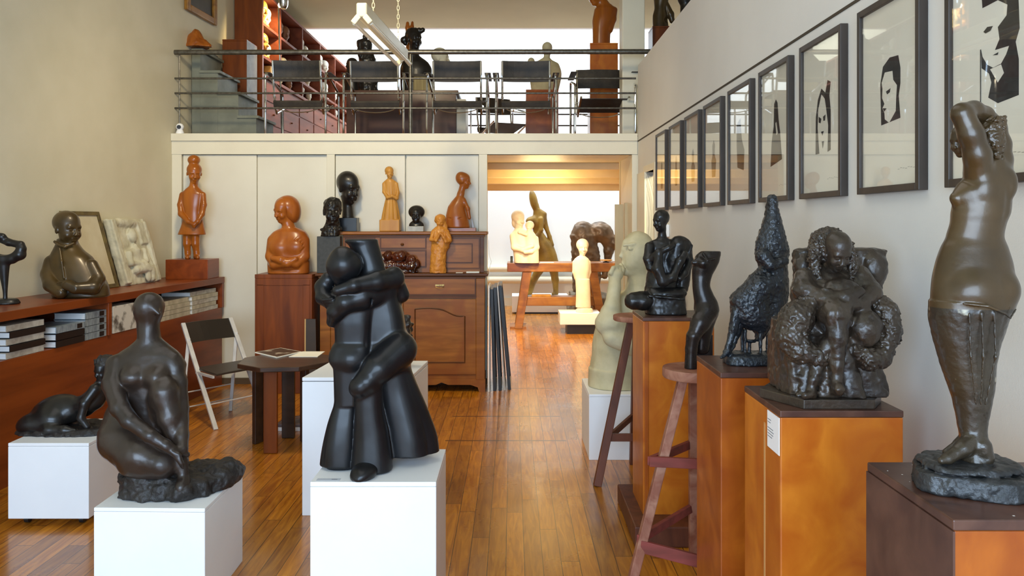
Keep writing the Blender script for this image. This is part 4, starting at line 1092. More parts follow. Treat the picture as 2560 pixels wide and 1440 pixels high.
man_bust()

# ---- abstract ring sculpture at the left edge
def ring():
    Y = 5.56; r, cy, s = site('abstract_ring_sculpture', 4, SH, Y, 'black abstract looped ring on a thin stem at the left end of the wall shelf', 'sculpture')
    cx = 4
    S = SD((-60, 575, -40), (70, cy, 40), 1.6, 5)
    S.ch([(-2, 594, 0, 11), (22, 606, 0, 9), (50, 612, 2, 9), (52, 622, 2, 11), (48, 636, 2, 14), (30, 647, 0, 12), (8, 650, 0, 12), (-22, 640, 0, 12), (-40, 620, 0, 12), (-34, 600, 0, 11), (-10, 588, 0, 10)], k=4)
    S.ell((4, 592, -4), (14, 10, 10), k=4)
    S.loft([(640, 4, 0, 24, 14), (665, 8, 0, 15, 12), (700, 11, 0, 9, 8), (740, 13, 0, 5, 5), (760, 13, 0, 7, 6)], k=6)
    S.build('ring_and_stem', S_blk, r, cx, cy, s)
    S = SD((-40, 740, -50), (70, cy, 50), 1.8, 3)
    S.loft([(cy-14, 12, 0, 30, 22), (cy, 12, 0, 38, 30)], cap=5); S.flat(cy)
    S.build('base', S_blk, r, cx, cy, s)
ring()

# ---- standing girl with bun
def girl():
    cx, Y = 482, 8.12
    r, cy, s = site('standing_girl_statue', cx, SH, Y, 'carved wooden girl with a hair bun standing at the end of the wall shelf', 'statue')
    zt = cy-48
    MB().box(r.location.x-52*s, r.location.x+52*s, Y-38*s, Y+38*s, SH, SH+48*s).build('block_base', W_red, r, bevel=0.004)
    S = SD((440, 385, -35), (515, zt+1, 35), 1.1, 4)
    S.ell((484, 400, 2), (15, 13, 15), k=2)
    S.cap((484, 408, 0), (484, 420, 0), 10, 13, 3)
    S.head((486, 433, 0), 50, yaw=28, pitch=14, k=3, wide=1.1)
    S.cap((484, 450, 4), (482, 472, 4), 9, 11, 5)
    S.loft([(464, 482, 4, 9, 8), (474, 481, 4, 20, 13), (486, 481, 4, 29, 16), (510, 481, 4, 27, 17), (535, 481, 4, 23, 16), (560, 480, 4, 27, 17), (587, 478, 4, 35, 21)], k=3, cap=2)
    for a, b in ((-1, 0), (1, 0)):
        S.ch([(481+a*26, 487, 2, 7), (481+a*29, 512, -2, 7.5), (482+a*26, 535, -8, 7), (490+a*12, 554, -20, 5.5), (494, 562, -22, 5)], k=3)
    for i in range(3): S.cap((490+i*3, 560, -25), (492+i*2, 568, -24), 2.2, 1.8, 1)
    for x0, x1, tx in ((467, 468, 474), (488, 490, 500)):
        S.ch([(x0, 585, 2, 11), (x0, 610, 2, 9.5), (x1, 632, 4, 7.5), (x1, 642, 3, 7)], k=3)
        S.cap((x1, zt-5, 4), (tx, zt-4, -14), 7, 5, 3)
    S.flat(zt); S.build('figure', S_wood, r, cx, cy, s)
girl()

# ---- picture and relief leaning on the wall
r = root('leaning_picture', LW(0.08, 6.75, SH), 'pale picture in a thin dark gold frame leaning on the wall behind the bald bust', 'picture')
def leanbox(y0, y1, z0, z1, d0, d1, t0, t1):
    """slab leaning on the left wall: t along its height 0..1"""
    P = lambda y, t, w_: LW(d0+(d1-d0)*t+w_, y, z0+(z1-z0)*t)
    return [P(y0, t0, 0), P(y0, t0, W_), P(y1, t0, W_), P(y1, t0, 0), P(y0, t1, 0), P(y0, t1, W_), P(y1, t1, W_), P(y1, t1, 0)]
M_gold = mat('dull_gilt_frame', lin(118,100,50), lin(84,68,34), scale=14, rough=0.4, metal=0.4)
W_ = 0.025; a_, b_, t_, u_, d_ = 6.50, 7.02, SH+0.002, 1.79, (0.20, 0.02)
m = MB()
for (p, q, v0, v1) in ((a_, a_+0.035, 0, 1), (b_-0.035, b_, 0, 1), (a_+.035, b_-.035, 0, .05), (a_+.035, b_-.035, .95, 1)): m.hexa(leanbox(p, q, t_, u_, d_[0], d_[1], v0, v1))
m.build('frame', M_gold, r, bevel=0.003)
W_ = 0.012
MB().hexa(leanbox(a_+0.035, b_-0.035, t_, u_, d_[0], d_[1], .05, .95)).build('drawing', M_card, r)
def relief():
    Yc = 7.40; s = 0.0030; d0, d1 = 0.24, 0.07; Hh = 0.61
    r = root('plaster_relief', LW(d0, Yc, SH+0.004), 'aged white plaster relief slab leaning on the wall between the bald bust and the girl', 'relief', rz=math.radians(86))
    r.rotation_euler = (-math.atan2(d0-d1, Hh), 0, math.radians(86))
    S = SD((-112, -212, -14), (112, 2, 22), 2.0, 4)
    S.box((0, -104, 12), (102, 104, 8), None, 4, 3)
    S.box((-88, -104, 4), (12, 100, 12), None, 4, 6); S.box((90, -100, 4), (9, 98, 10), None, 4, 6)
    S.ell((-10, -194, 4), (80, 14, 12), k=8); S.box((70, -160, 4), (26, 36, 8), None, 4, 6)
    # a seated figure in low relief: head, shoulders, arms, knee and shin
    S.ell((0, -152, -2), (20, 22, 12), k=5); S.cap((0, -118, 0), (0, -105, 0), 9, 14, 6)
    S.ell((-4, -98, 0), (48, 14, 9), k=7); S.ch([(-46, -96, -2, 10), (-52, -66, -4, 9), (-10, -58, -8, 8), (30, -66, -8, 7), (40, -104, -4, 8)], k=5)
    S.ell((0, -74, 0), (34, 26, 8), k=8)
    S.ch([(-30, -44, -2, 13), (20, -46, -8, 14), (44, -40, -8, 12), (40, -10, -6, 9)], k=6); S.ell((22, -26, -6), (12, 24, 8), (0, 0, 14), 5)
    S.ch([(60, -90, 0, 6), (66, -50, 0, 7), (60, -10, 0, 7)], k=5)
    S.rough(1.4, 14, 2)
    o = S.build('relief_slab', S_relief, r, 0, 0, s)
relief()
# ------------------------------------------------------------------ things on and by the buffet
CT = wz(683, 8.0)            # counter height
UT = wz(579, 8.1)            # top of the upper tier
def woman_bust():
    cx, Y = 720, 8.06; z = wz(686, 7.92)
    r, cy, s = site('female_bust', cx, z, Y, 'reddish wooden bust of a bob-haired woman with crossed arms on the red-brown pedestal', 'bust')
    S = SD((660, 485, -50), (785, cy, 50), 1.3, 5)
    S.head((709, 526, -8), 62, yaw=-32, pitch=14, roll=6, k=3, ears=False)
    S.cap((716, 548, 2), (724, 580, 4), 15, 17, 8)
    S.loft([(570, 724, 4, 22, 16), (580, 723, 4, 40, 24), (594, 722, 4, 49, 28), (630, 722, 2, 52, 30), (660, 722, 0, 52, 31), (cy, 722, 0, 51, 31)], k=6, n=2.6, cap=3)
    S.ell((702, 618, -20), (20, 16, 12), k=14); S.ell((742, 616, -20), (20, 16, 12), k=14)
    S.ch([(682, 602, -4, 12), (680, 640, -12, 12), (694, 660, -28, 11), (728, 656, -38, 10), (748, 646, -36, 7)], k=5)
    S.ch([(762, 602, -4, 12), (764, 640, -12, 12), (748, 658, -28, 10), (714, 648, -42, 9), (694, 644, -40, 7)], k=5)
    for i in range(5): S.cap((744+i*4, 600+i*7, -26), (756+i*3, 586+i*8, -22), 1, None, 3, '-')
    S.cap((676, 674, -30), (764, 674, -30), 1, None, 4, '-')
    S.flat(cy); S.build('bust_figure', S_wood2, r, cx, cy, s)
    S = SD((680, 482, -40), (760, 562, 40), 1.3, 4)
    S.ell((718, 519, 4), (31, 31, 30)); S.ell((735, 534, 6), (15, 23, 24), k=8); S.ell((698, 518, 2), (10, 20, 18), k=6)
    S.ell((702, 530, -24), (21, 28, 20), (-32, 14, 6), 3, '-')
    S.build('bobbed_hair', S_wood2, r, cx, cy, s)
woman_bust()

def block(name, r, cx, cy, s, u0, u1, v0, v1, w0, w1, m, bev=0.003):
    L = r.location
    return MB().box(L.x+(u0-cx)*s, L.x+(u1-cx)*s, L.y+w0*s, L.y+w1*s, L.z+(cy-v1)*s, L.z+(cy-v0)*s).build(name, m, r, bevel=bev)
# dark stone block and the small black head on it
cx, Y = 824, 8.2
b_top = wz(590, 8.2)

o = MB().box(wx(794, 8.03), wx(852, 8.03), 8.0, 8.08, CT+0.0005, b_top).build('stone_block', S_block, bevel=0.003)
tag(o, 'dark grey stone block on the left of the buffet counter, under the worried black head', 'block')
def head_black():
    cx, Y = 829, 8.04
    r, cy, s = site('furrowed_black_bust', cx, b_top, Y, 'black bronze head with furrowed face on the dark grey stone block', 'bust')
    cy = cy
    S = SD((798, 488, -34), (860, cy, 34), 1.1, 3)
    S.head((831, 528, 0), 68, yaw=18, pitch=2, wide=.98, k=3, nose=1.1)
    S.ell((832, 516, 4), (22, 22, 24), k=4)
    S.loft([(548, 830, 6, 15, 14), (562, 830, 4, 18, 16), (574, 828, 2, 22, 17), (cy, 826, 0, 23, 17)], k=5, n=2.4, cap=2)
    S.cap((804, 574, 0), (850, 572, 0), 5, 5, 3)
    S.rough(1.6, 7, 2); S.flat(cy); S.build('head', B_rock if False else S_blk, r, cx, cy, s)
head_black()
def head_tall():
    cx, Y = 872, 8.28; z = UT
    r, cy, s = site('tall_black_head', cx, z, Y, 'tall black head with long neck on a black block, left end of the buffet top', 'bust')
    bt = cy-34
    block('block_base', r, cx, cy, s, 849, 895, bt, cy, -17, 17, mat('black_marble_block', lin(20,20,20), lin(34,34,34), scale=9, rough=0.3))
    S = SD((840, 425, -36), (902, bt+1, 36), 1.1, 4)
    S.head((872, 470, 0), 82, yaw=52, pitch=10, roll=0, wide=.86, k=4, nose=.8, lips=1.6)
    S.ell((867, 456, 2), (23, 26, 26), k=6)
    S.loft([(490, 866, 4, 15, 14), (510, 868, 4, 13, 12), (bt, 870, 2, 15, 14)], k=6)
    S.flat(bt); S.build('head', S_blk, r, cx, cy, s)
head_tall()
def lady_yellow():
    cx, Y = 976, 8.26; r, cy, s = site('standing_lady_figurine', cx, UT, Y, 'pale yellow wooden lady in a long skirt standing on top of the buffet', 'figurine')
    S = SD((945, 412, -26), (1006, cy, 26), .95, 3)
    S.head((974, 432, 0), 31, yaw=24, k=2); S.ell((972, 426, 3), (10.5, 10, 11), k=2)
    S.cap((974, 440, 2), (974, 452, 2), 5, 6, 3)
    S.loft([(448, 974, 2, 8, 7), (456, 975, 2, 16, 9), (475, 976, 2, 16, 10), (494, 977, 2, 12, 9), (510, 977, 2, 15, 12), (540, 977, 0, 20, 15), (549, 977, 0, 21, 16)], k=3, flute=(9, 0, 1.2))
    S.ch([(960, 460, 0, 4.5), (961, 480, -4, 4.5), (970, 494, -10, 4), (980, 492, -13, 3.5)], k=2)
    S.ch([(991, 460, 0, 4.5), (995, 482, -3, 4.5), (993, 496, -8, 4.5), (982, 490, -13, 3.5)], k=2)
    S.box((976, (549+cy)/2, 0), (25, (cy-549)/2, 18), None, 2, 2)
    S.flat(cy); S.build('figure', S_yel, r, cx, cy, s)
lady_yellow()
def small_black():
    cx, Y = 1041, 8.24; r, cy, s = site('small_black_mask_head', cx, UT, Y, 'small glossy black head with round hair on a pale block, top of the buffet', 'bust')
    bt = cy-13
    block('pale_base', r, cx, cy, s, 1021, 1060, bt, cy, -14, 14, mat('pale_marble', lin(190,188,176), lin(160,158,148), scale=14, rough=0.4))
    S = SD((1015, 508, -26), (1067, bt+1, 26), 1.0, 3)
    S.head((1041, 538, -4), 38, yaw=0, k=2, wide=1.05, ears=False)
    S.ell((1041, 530, 4), (20.5, 17, 15), k=2); S.ell((1041, 541, -18), (11, 11, 9), k=2, mode='-')
    S.head((1041, 538, -4), 38, yaw=0, k=2, wide=1.0, ears=False)
    S.loft([(550, 1041, 2, 8, 8), (560, 1041, 2, 18, 10), (bt, 1041, 2, 19, 12)], k=3)
    S.flat(bt); S.build('head', S_blk, r, cx, cy, s)
small_black()
def kneel_orange():
    cx, Y = 1150, 8.26; r, cy, s = site('kneeling_woman_figurine', cx, UT, Y, 'orange wooden turbaned woman with bell-shaped body, right end of the buffet top', 'figurine')
    bt = cy-9
    block('slab_base', r, cx, cy, s, 1116, 1190, bt, cy, -16, 20, S_wood2)
    S = SD((1110, 424, -28), (1190, bt+1, 28), 1.0, 3)
    S.head((1162, 452, 0), 40, yaw=76, pitch=6, k=2); S.ell((1154, 446, 0), (15, 17, 14), (0, 0, -20), 3)
    S.ch([(1157, 465, 0, 8), (1152, 485, 0, 8.5), (1148, 500, 0, 11)], k=4)
    S.loft([(494, 1150, 0, 12, 10), (505, 1147, 0, 19, 15), (520, 1141, 0, 22, 18), (545, 1142, 0, 28, 22), (bt, 1144, 0, 31, 22)], k=5, cap=3)
    S.ch([(1160, 500, -6, 5), (1170, 522, -10, 5), (1174, 545, -12, 4)], k=4)
    S.cap((1118, 546, -16), (1176, 546, -22), .8, None, 3, '-')
    S.flat(bt); S.build('figure', S_wood2, r, cx, cy, s)
kneel_orange()
o = MB().hexa([(wx(1182,8.33), 8.345, UT+.0005), (wx(1188,8.33), 8.345, UT+.0005), (wx(1186,8.33), 8.36, UT+.0005), (wx(1179,8.33), 8.36, UT+.0005),
               (wx(1177,8.33), 8.35, UT+0.15), (wx(1179,8.33), 8.35, UT+0.15), (wx(1179,8.33), 8.37, UT+0.15), (wx(1177,8.33), 8.37, UT+0.15)]).build('upright_card', M_whitemetal)
tag(o, 'small upright card at the right end of the buffet top behind the orange figure', 'card')
def saint():
    cx, Y = 1097, 8.03; r, cy, s = site('praying_figurine', cx, CT, Y, 'ochre carved wooden figure with raised hands standing on the buffet counter', 'figurine')
    S = SD((1066, 532, -26), (1134, cy, 26), 1.0, 3)
    S.head((1101, 553, 0), 33, yaw=-8, pitch=12, roll=10, k=2, ears=False); S.ell((1100, 549, 3), (14, 13, 13), k=3)
    S.ch([(1110, 556, 4, 6), (1113, 572, 4, 6)], k=3)
    S.loft([(566, 1100, 3, 10, 9), (576, 1100, 3, 20, 13), (595, 1102, 2, 23, 15), (618, 1100, 2, 22, 15), (626, 1097, 1, 19, 14), (650, 1095, 0, 19, 15), (cy, 1094, 0, 21, 17)], k=3, cap=2)
    S.ch([(1084, 580, -4, 6), (1080, 598, -10, 5), (1092, 600, -18, 4), (1102, 584, -20, 3.5)], k=2)
    S.ch([(1118, 580, -4, 6), (1124, 600, -10, 6), (1116, 604, -18, 4), (1106, 586, -20, 3.5)], k=2)
    S.cap((1120, 600, -4), (1112, 622, -2), 8, 6, 3)
    S.rough(1.0, 6, 2); S.flat(cy); S.build('figure', S_yel2, r, cx, cy, s)
S_yel2 = wood('ochre_carved_wood', lin(212,146,62), lin(186,116,40), rough=0.42, grain=(1, 1, .15), scale=10, coat=0.15)
saint()
def lumps():
    cx, Y = 993, 8.04; r, cy, s = site('clustered_heads_sculpture', cx, CT, Y, 'low red-brown glossy cluster of heads on the buffet counter, right of the couple', 'sculpture')
    S = SD((938, 620, -30), (1050, cy, 30), 1.2, 4)
    S.loft([(650, 992, 2, 44, 16), (cy, 993, 0, 52, 22)], cap=5)
    random.seed(11)
    for i in range(13):
        u = 948+i*7.4+random.uniform(-3, 3); v = 652-14*math.sin(math.pi*i/12)+random.uniform(-5, 9); w_ = random.uniform(-16, 6)
        S.ell((u, v, w_), (11, 13, 11), k=2)
    for i in range(8): S.ell((955+i*11, 664, -18), (8, 10, 7), k=2)
    S.rough(1.2, 6); S.flat(cy)
    S.build('heads', mat('glossy_red_brown_resin', lin(86,36,16), lin(52,20,10), scale=8, rough=0.2, coat=0.6), r, cx, cy, s)
lumps()
# rough relief standing on the rear white plinth, mostly hidden by the couple
def hidden_piece():
    cx, Y = 985, 4.95; r, cy, s = site('rough_bronze_figure', cx, 0.80, Y, 'rough dark bronze on the rear white plinth, just showing right of the couple', 'sculpture')
    S = SD((930, 765, -30), (1040, cy, 30), 2, 5)
    S.loft([(778, 985, 0, 14, 10), (800, 992, 0, 30, 16), (828, 990, 0, 42, 22), (860, 984, 0, 34, 22), (cy, 982, 0, 40, 26)], k=4)
    S.ell((1012, 806, -8), (18, 22, 12), k=4)
    S.rough(5, 10, 3); S.flat(cy); S.build('figure', B_warm, r, cx, cy, s)
hidden_piece()

# ------------------------------------------------------------------ back room figures
BT = 1.05
def mother():
    cx, Y = 1312, 12.7; r, cy, s = site('mother_and_child_statue', cx, BT, Y, 'cream plaster mother holding a child, standing on the old workbench', 'statue')
    S = SD((1268, 520, -34), (1352, cy, 34), 1.2, 4)
    S.head((1297, 548, 0), 44, yaw=30, pitch=4, k=2, ears=False); S.ell((1294, 541, 4), (16, 15, 16), k=3); S.ell((1288, 556, 8), (9, 14, 10), k=4)
    S.cap((1296, 564, 2), (1300, 582, 2), 9, 12, 5)
    S.loft([(574, 1300, 2, 14, 11), (584, 1304, 2, 26, 16), (605, 1306, 2, 30, 18), (625, 1310, 2, 28, 18), (cy, 1316, 2, 30, 20)], k=5, n=2.3)
    S.head((1324, 566, -10), 26, yaw=-30, k=2, ears=False); S.ell((1324, 563, -8), (11, 11, 11), k=2)
    S.loft([(576, 1324, -10, 7, 7), (590, 1326, -12, 14, 10), (620, 1330, -12, 16, 11), (cy, 1332, -10, 15, 12)], k=3)
    S.ch([(1282, 590, -4, 8), (1286, 618, -12, 8), (1306, 624, -22, 6), (1330, 614, -26, 5)], k=3)
    S.ch([(1340, 596, -8, 6), (1342, 618, -14, 6), (1328, 628, -24, 5), (1312, 630, -26, 4)], k=3)
    S.ch([(1316, 586, -20, 4), (1298, 580, -16, 4)], k=2)
    S.flat(cy); S.build('figures', S_plaster, r, cx, cy, s)
mother()
def tall_bronze():
    cx, Y = 1352, 15.05; r, cy, s = site('tall_woman_statue', cx, 0.33, Y, 'life-size ochre bronze woman with a long head behind the workbench', 'statue')
    S = SD((1305, 470, -34), (1405, cy, 34), 1.4, 4)
    S.ell((1334, 502, 0), (10, 27, 12), (0, 0, -12), 3)
    S.cap((1340, 515, 0), (1345, 532, 0), 7, 8, 5)
    S.loft([(524, 1346, 0, 8, 7), (534, 1350, 0, 17, 10), (555, 1344, 0, 18, 14), (578, 1345, 0, 12, 10), (590, 1350, 0, 14, 12), (620, 1362, 0, 24, 17), (650, 1368, 0, 26, 18), (672, 1368, 0, 25, 18)], k=5)
    S.ell((1326, 551, -6), (12, 9, 9), (0, 0, -20), 6)
    S.ch([(1360, 540, 2, 6), (1366, 570, 2, 5.5), (1374, 592, 0, 5), (1381, 612, -4, 4)], k=3)
    S.ch([(1352, 548, -12, 6), (1352, 575, -14, 5.5), (1342, 590, -14, 5), (1340, 606, -14, 4)], k=3)
    S.ch([(1356, 660, 0, 14), (1334, 700, 0, 8), (1324, 735, 0, 6)], k=6); S.ch([(1382, 660, 0, 14), (1388, 700, 0, 8), (1390, 735, 0, 6)], k=6)
    for u in (1320, 1386): S.cap((u, cy-4, 0), (u-4, cy-3, -10), 5, 4, 3)
    S.flat(cy); S.build('figure', mat('ochre_bronze', lin(156,122,44), lin(122,92,32), scale=6, rough=0.5, metal=0.1), r, cx, cy, s)
tall_bronze()
def bent():
    cx, Y = 1480, 14.3; r, cy, s = site('bending_figure_statue', cx, 0.0, Y, 'large brown bronze of a figure bending over, behind the right half of the workbench', 'statue')
    S = SD((1420, 545, -40), (1550, cy, 40), 1.8, 5)
    S.ell((1456, 588, 0), (28, 36, 24), k=4)
    S.loft([(590, 1456, 0, 28, 22), (640, 1464, 0, 36, 20), (700, 1466, 0, 34, 20), (750, 1462, 0, 30, 20)], k=8, n=2.3)
    S.ell((1500, 582, 0), (34, 26, 22), (0, 0, 18), 8)
    S.ch([(1505, 580, 0, 24), (1520, 600, 0, 16), (1522, 625, 0, 13), (1520, 645, 0, 9), (1512, 690, 0, 8)], k=6)
    S.ell((1533, 605, -8), (10, 19, 10), (0, 0, -12), 3)
    S.cap((1494, 600, 0), (1510, 648, 0), 4, 3, 4, '-')
    S.rough(1.5, 10); S.flat(755); S.build('figure', mat('mottled_grey_brown_bronze', lin(122,96,70), lin(90,72,56), scale=5, rough=0.4, metal=0.3), r, cx, cy, s)
    S = SD((1415, 715, -50), (1545, cy, 50), 2.4, 5)
    S.loft([(730, 1470, 0, 44, 30), (745, 1475, 0, 54, 38), (cy, 1475, 0, 56, 40)], n=2.6, cap=6); S.rough(4, 14, 2); S.flat(cy)
    S.build('rocky_base', mat('grey_rock_base', lin(140,128,108), lin(108,98,82), scale=8, rough=0.7, bump=.4), r, cx, cy, s)
bent()
def boy():
    cx, Y = 1456, 12.25; r, cy, s = site('standing_child_statue', cx, 0.32, Y, 'cream plaster child in a long robe standing on the low white plinth', 'statue')
    S = SD((1425, 592, -26), (1488, cy, 26), 1.0, 3)
    S.head((1457, 618, 0), 40, yaw=6, pitch=4, k=2, ears=False, wide=1.1); S.ell((1456, 612, 2), (15, 15, 15), k=3)
    S.cap((1456, 632, 0), (1455, 648, 0), 6, 8, 4)
    S.loft([(640, 1454, 0, 9, 8), (650, 1454, 0, 19, 12), (670, 1454, 0, 21, 13), (696, 1454, 0, 17, 12), (698, 1456, 0, 18, 13), (740, 1458, 0, 18, 14), (cy-12, 1458, 0, 19, 14)], k=2, n=2.3, cap=2)
    S.ch([(1436, 656, 0, 5), (1436, 680, 2, 5), (1440, 696, 4, 4)], k=2); S.ch([(1472, 656, 0, 5), (1473, 680, 2, 5), (1470, 696, 4, 4)], k=2)
    S.loft([(cy-12, 1460, 0, 14, 12), (cy-8, 1461, 0, 20, 16), (cy, 1461, 0, 22, 18)], k=2, cap=2)
    S.flat(cy); S.build('figure', S_plaster, r, cx, cy, s)
boy()
q = root('low_white_plinth', (wx(1450, 12.3), 12.35, 0), 'low white plinth on a dark base under the cream child in the back room', 'plinth')
MB().box(wx(1400, 12.1), wx(1502, 12.1), 12.1, 12.62, 0.145, 0.32).build('white_slab', M_plinth, q, bevel=0.005)
MB().box(wx(1418, 12.15), wx(1498, 12.15), 12.14, 12.58, 0.0, 0.145).build('dark_base', M_black, q)
# workbench
q = root('workbench', (wx(1410, 12.7), 13.0, 0), 'old heavy wooden workbench carrying the mother and child in the back room', 'workbench')
bx = lambda p: wx(p, 12.75)
# (the bench stands just behind the low plinth)
MB().box(bx(1268), bx(1590), 12.68, 13.25, BT-0.14, BT).build('bench_top', W_bench, q, bevel=0.01)
for a in (0, 1):
    x0 = bx(1318) if a == 0 else bx(1482); dx = -0.14 if a == 0 else 0.16
    for y in (12.75, 13.15):
        MB().hexa([(x0+dx-.06, y-.05, 0), (x0+dx+.06, y-.05, 0), (x0+dx+.06, y+.05, 0), (x0+dx-.06, y+.05, 0), (x0-.07, y-.05, BT-.14), (x0+.07, y-.05, BT-.14), (x0+.07, y+.05, BT-.14), (x0-.07, y+.05, BT-.14)]).build('leg', W_bench, q, bevel=0.006)
MB().box(bx(1310), bx(1500), 12.78, 13.1, 0.36, 0.50).build('lower_shelf', W_bench, q, bevel=0.008)
for x in (bx(1300), bx(1505)):
    MB().box(x-0.16, x+0.1, 12.72, 13.2, 0, 0.035).build('foot_rail', W_bench, q)
o = MB().box(bx(1350), bx(1385), 12.74, 12.9, BT, BT+0.006).build('paper_sheet', M_paper); tag(o, 'white paper sheet lying in the middle of the workbench', 'paper')
o = MB().lathe((bx(1279), 12.8, BT), [(0.02, 0), (0.02, 0.1), (0.017, 0.105)], 12).build('small_tube', S_block, smooth=True); tag(o, 'small dark upright tube at the left end of the workbench', 'tube')
q = root('turntable', (bx(1517), 12.85, BT), 'small round modelling turntable on the right end of the workbench', 'turntable')
MB().lathe((bx(1517), 12.85, BT), [(0.05, 0), (0.05, 0.012), (0.02, 0.014), (0.02, 0.03)], 20).build('foot', B_rock, q); MB().lathe((bx(1517), 12.85, BT+0.03), [(0.10, 0), (0.10, 0.016)], 28).build('disc', S_yel, q)
o = MB().box(bx(1330), bx(1378), 12.85, 13.0, 0.501, 0.53).build('wood_tray', S_yel); tag(o, 'shallow yellow wooden tray on the lower shelf of the workbench', 'tray')
o = MB().box(0.0, 1.05, 14.8, 15.4, 0.03, 0.33).build('white_platform', M_plinth, bevel=0.004); tag(o, 'long low white platform under the tall ochre woman in the back room', 'platform')
MB().box(0.05, 1.0, 14.83, 15.37, 0.0, 0.03).build('dark_feet', M_black, o)
m = MB().tube([(-3.4, 16.18, 0.76), (3.0, 16.18, 0.76)], 0.075, 16); o = m.build('heating_pipe', M_cream, smooth=True); tag(o, 'upper thick cream heating pipe along the back room wall', 'pipe')
m = MB().tube([(-3.4, 16.18, 0.53), (3.0, 16.18, 0.53)], 0.075, 16); o = m.build('heating_pipe', M_cream, smooth=True); tag(o, 'lower thick cream heating pipe along the back room wall', 'pipe')
# planks leaning in the doorway
M_plank = mat('grey_weathered_plank', lin(208,194,162), lin(186,172,140), scale=8, rough=0.7, stretch=(1, 1, .2))
for k, (a, b, t, lab) in enumerate(((1538, 1560, 511, 'narrower grey plank standing in the opening beside the thinker, left one'), (1561, 1581, 507, 'grey plank standing in the opening beside the thinker, right one'))):
    o = MB().box(wx(a, 8.75), wx(b, 8.75)-0.004, 8.75-0.02*k, 8.79-0.02*k, 0, wz(t, 8.75)).build('plank', M_plank, bevel=0.003); tag(o, lab, 'plank')
o = MB().box(RX-0.06, RX-0.001, 6.70, 6.82, 1.575, 1.68).build('wall_box', M_plinth2, bevel=0.006); tag(o, 'small white box on the right wall behind the black crouching nude', 'box')
# ------------------------------------------------------------------ sculptures on the right
def thinker():
    cx, Y = 1535, 5.98; r, cy, s = site('thinker_statue', cx, 0.47, Y, 'large pale green-grey stone man with hand at his lips, behind the dark stool', 'statue')
    S = SD((1465, 565, -110), (1670, cy, 110), 2.0, 7)
    # head in profile to the left
    S.ell((1596, 624, 6), (41, 46, 44), k=6)
    S.ell((1586, 645, 0), (32, 42, 34), k=10)
    S.cap((1564, 606, -6), (1562, 622, -6), 8, 9, 8)                # brow
    S.ch([(1560, 622, -6, 4), (1551, 640, -6, 5)], k=4)             # nose
    S.cap((1558, 656, -6), (1566, 656, -10), 5, 5, 4); S.cap((1559, 665, -6), (1568, 665, -10), 5, 5, 4)
    S.cap((1562, 680, -4), (1580, 676, -4), 9, 12, 8)
    S.ell((1572, 619, -32), (9, 5, 6), k=3); S.cap((1556, 613, -26), (1582, 609, -32), 3.5, 3.5, 3); S.ell((1570, 620, -36), (11, 6, 6), k=3, mode='-'); S.ell((1572, 621, -31), (7, 4, 5), k=1)
    S.ell((1612, 632, -38), (7, 13, 6), k=3)
    # neck and back
    S.ch([(1600, 670, 6, 28), (1604, 712, 10, 32), (1602, 750, 14, 46)], k=14)
    S.ell((1600, 790, 20), (62, 60, 60), k=16)
    S.loft([(735, 1590, 16, 52, 50), (780, 1572, 12, 70, 62), (840, 1562, 10, 76, 68), (900, 1554, 8, 76, 66), (cy-30, 1548, 6, 76, 64)], k=14, cap=8)
    S.loft([(cy-48, 1545, 6, 74, 66), (cy, 1543, 6, 72, 64)], k=2, cap=4)
    # raised forearm, fist at the lips, elbow
    S.ch([(1510, 800, -60, 30), (1522, 762, -62, 19), (1530, 718, -46, 15), (1532, 698, -36, 15)], k=7)
    S.ch([(1522, 800, -62, 32), (1560, 838, -50, 26), (1600, 810, -30, 28)], k=10)
    S.ell((1534, 684, -30), (19, 16, 18), k=5)
    for i in range(4):
        S.ch([(1522+i*8, 680+i*3, -44+i*3, 5.5), (1528+i*8, 668+i*2, -40+i*5, 5), (1542+i*4, 664+i*2, -28+i*4, 4.5)], k=2)
    S.ch([(1545, 690, -34, 6.5), (1552, 674, -22, 5.5), (1550, 662, -14, 5)], k=3)
    # second arm folded across the chest
    S.ch([(1640, 800, -20, 30), (1628, 850, -50, 28), (1570, 852, -74, 24), (1520, 832, -74, 22)], k=8)
    S.rough(1.2, 24); S.flat(cy); S.build('figure', S_stone, r, cx, cy, s)
thinker()

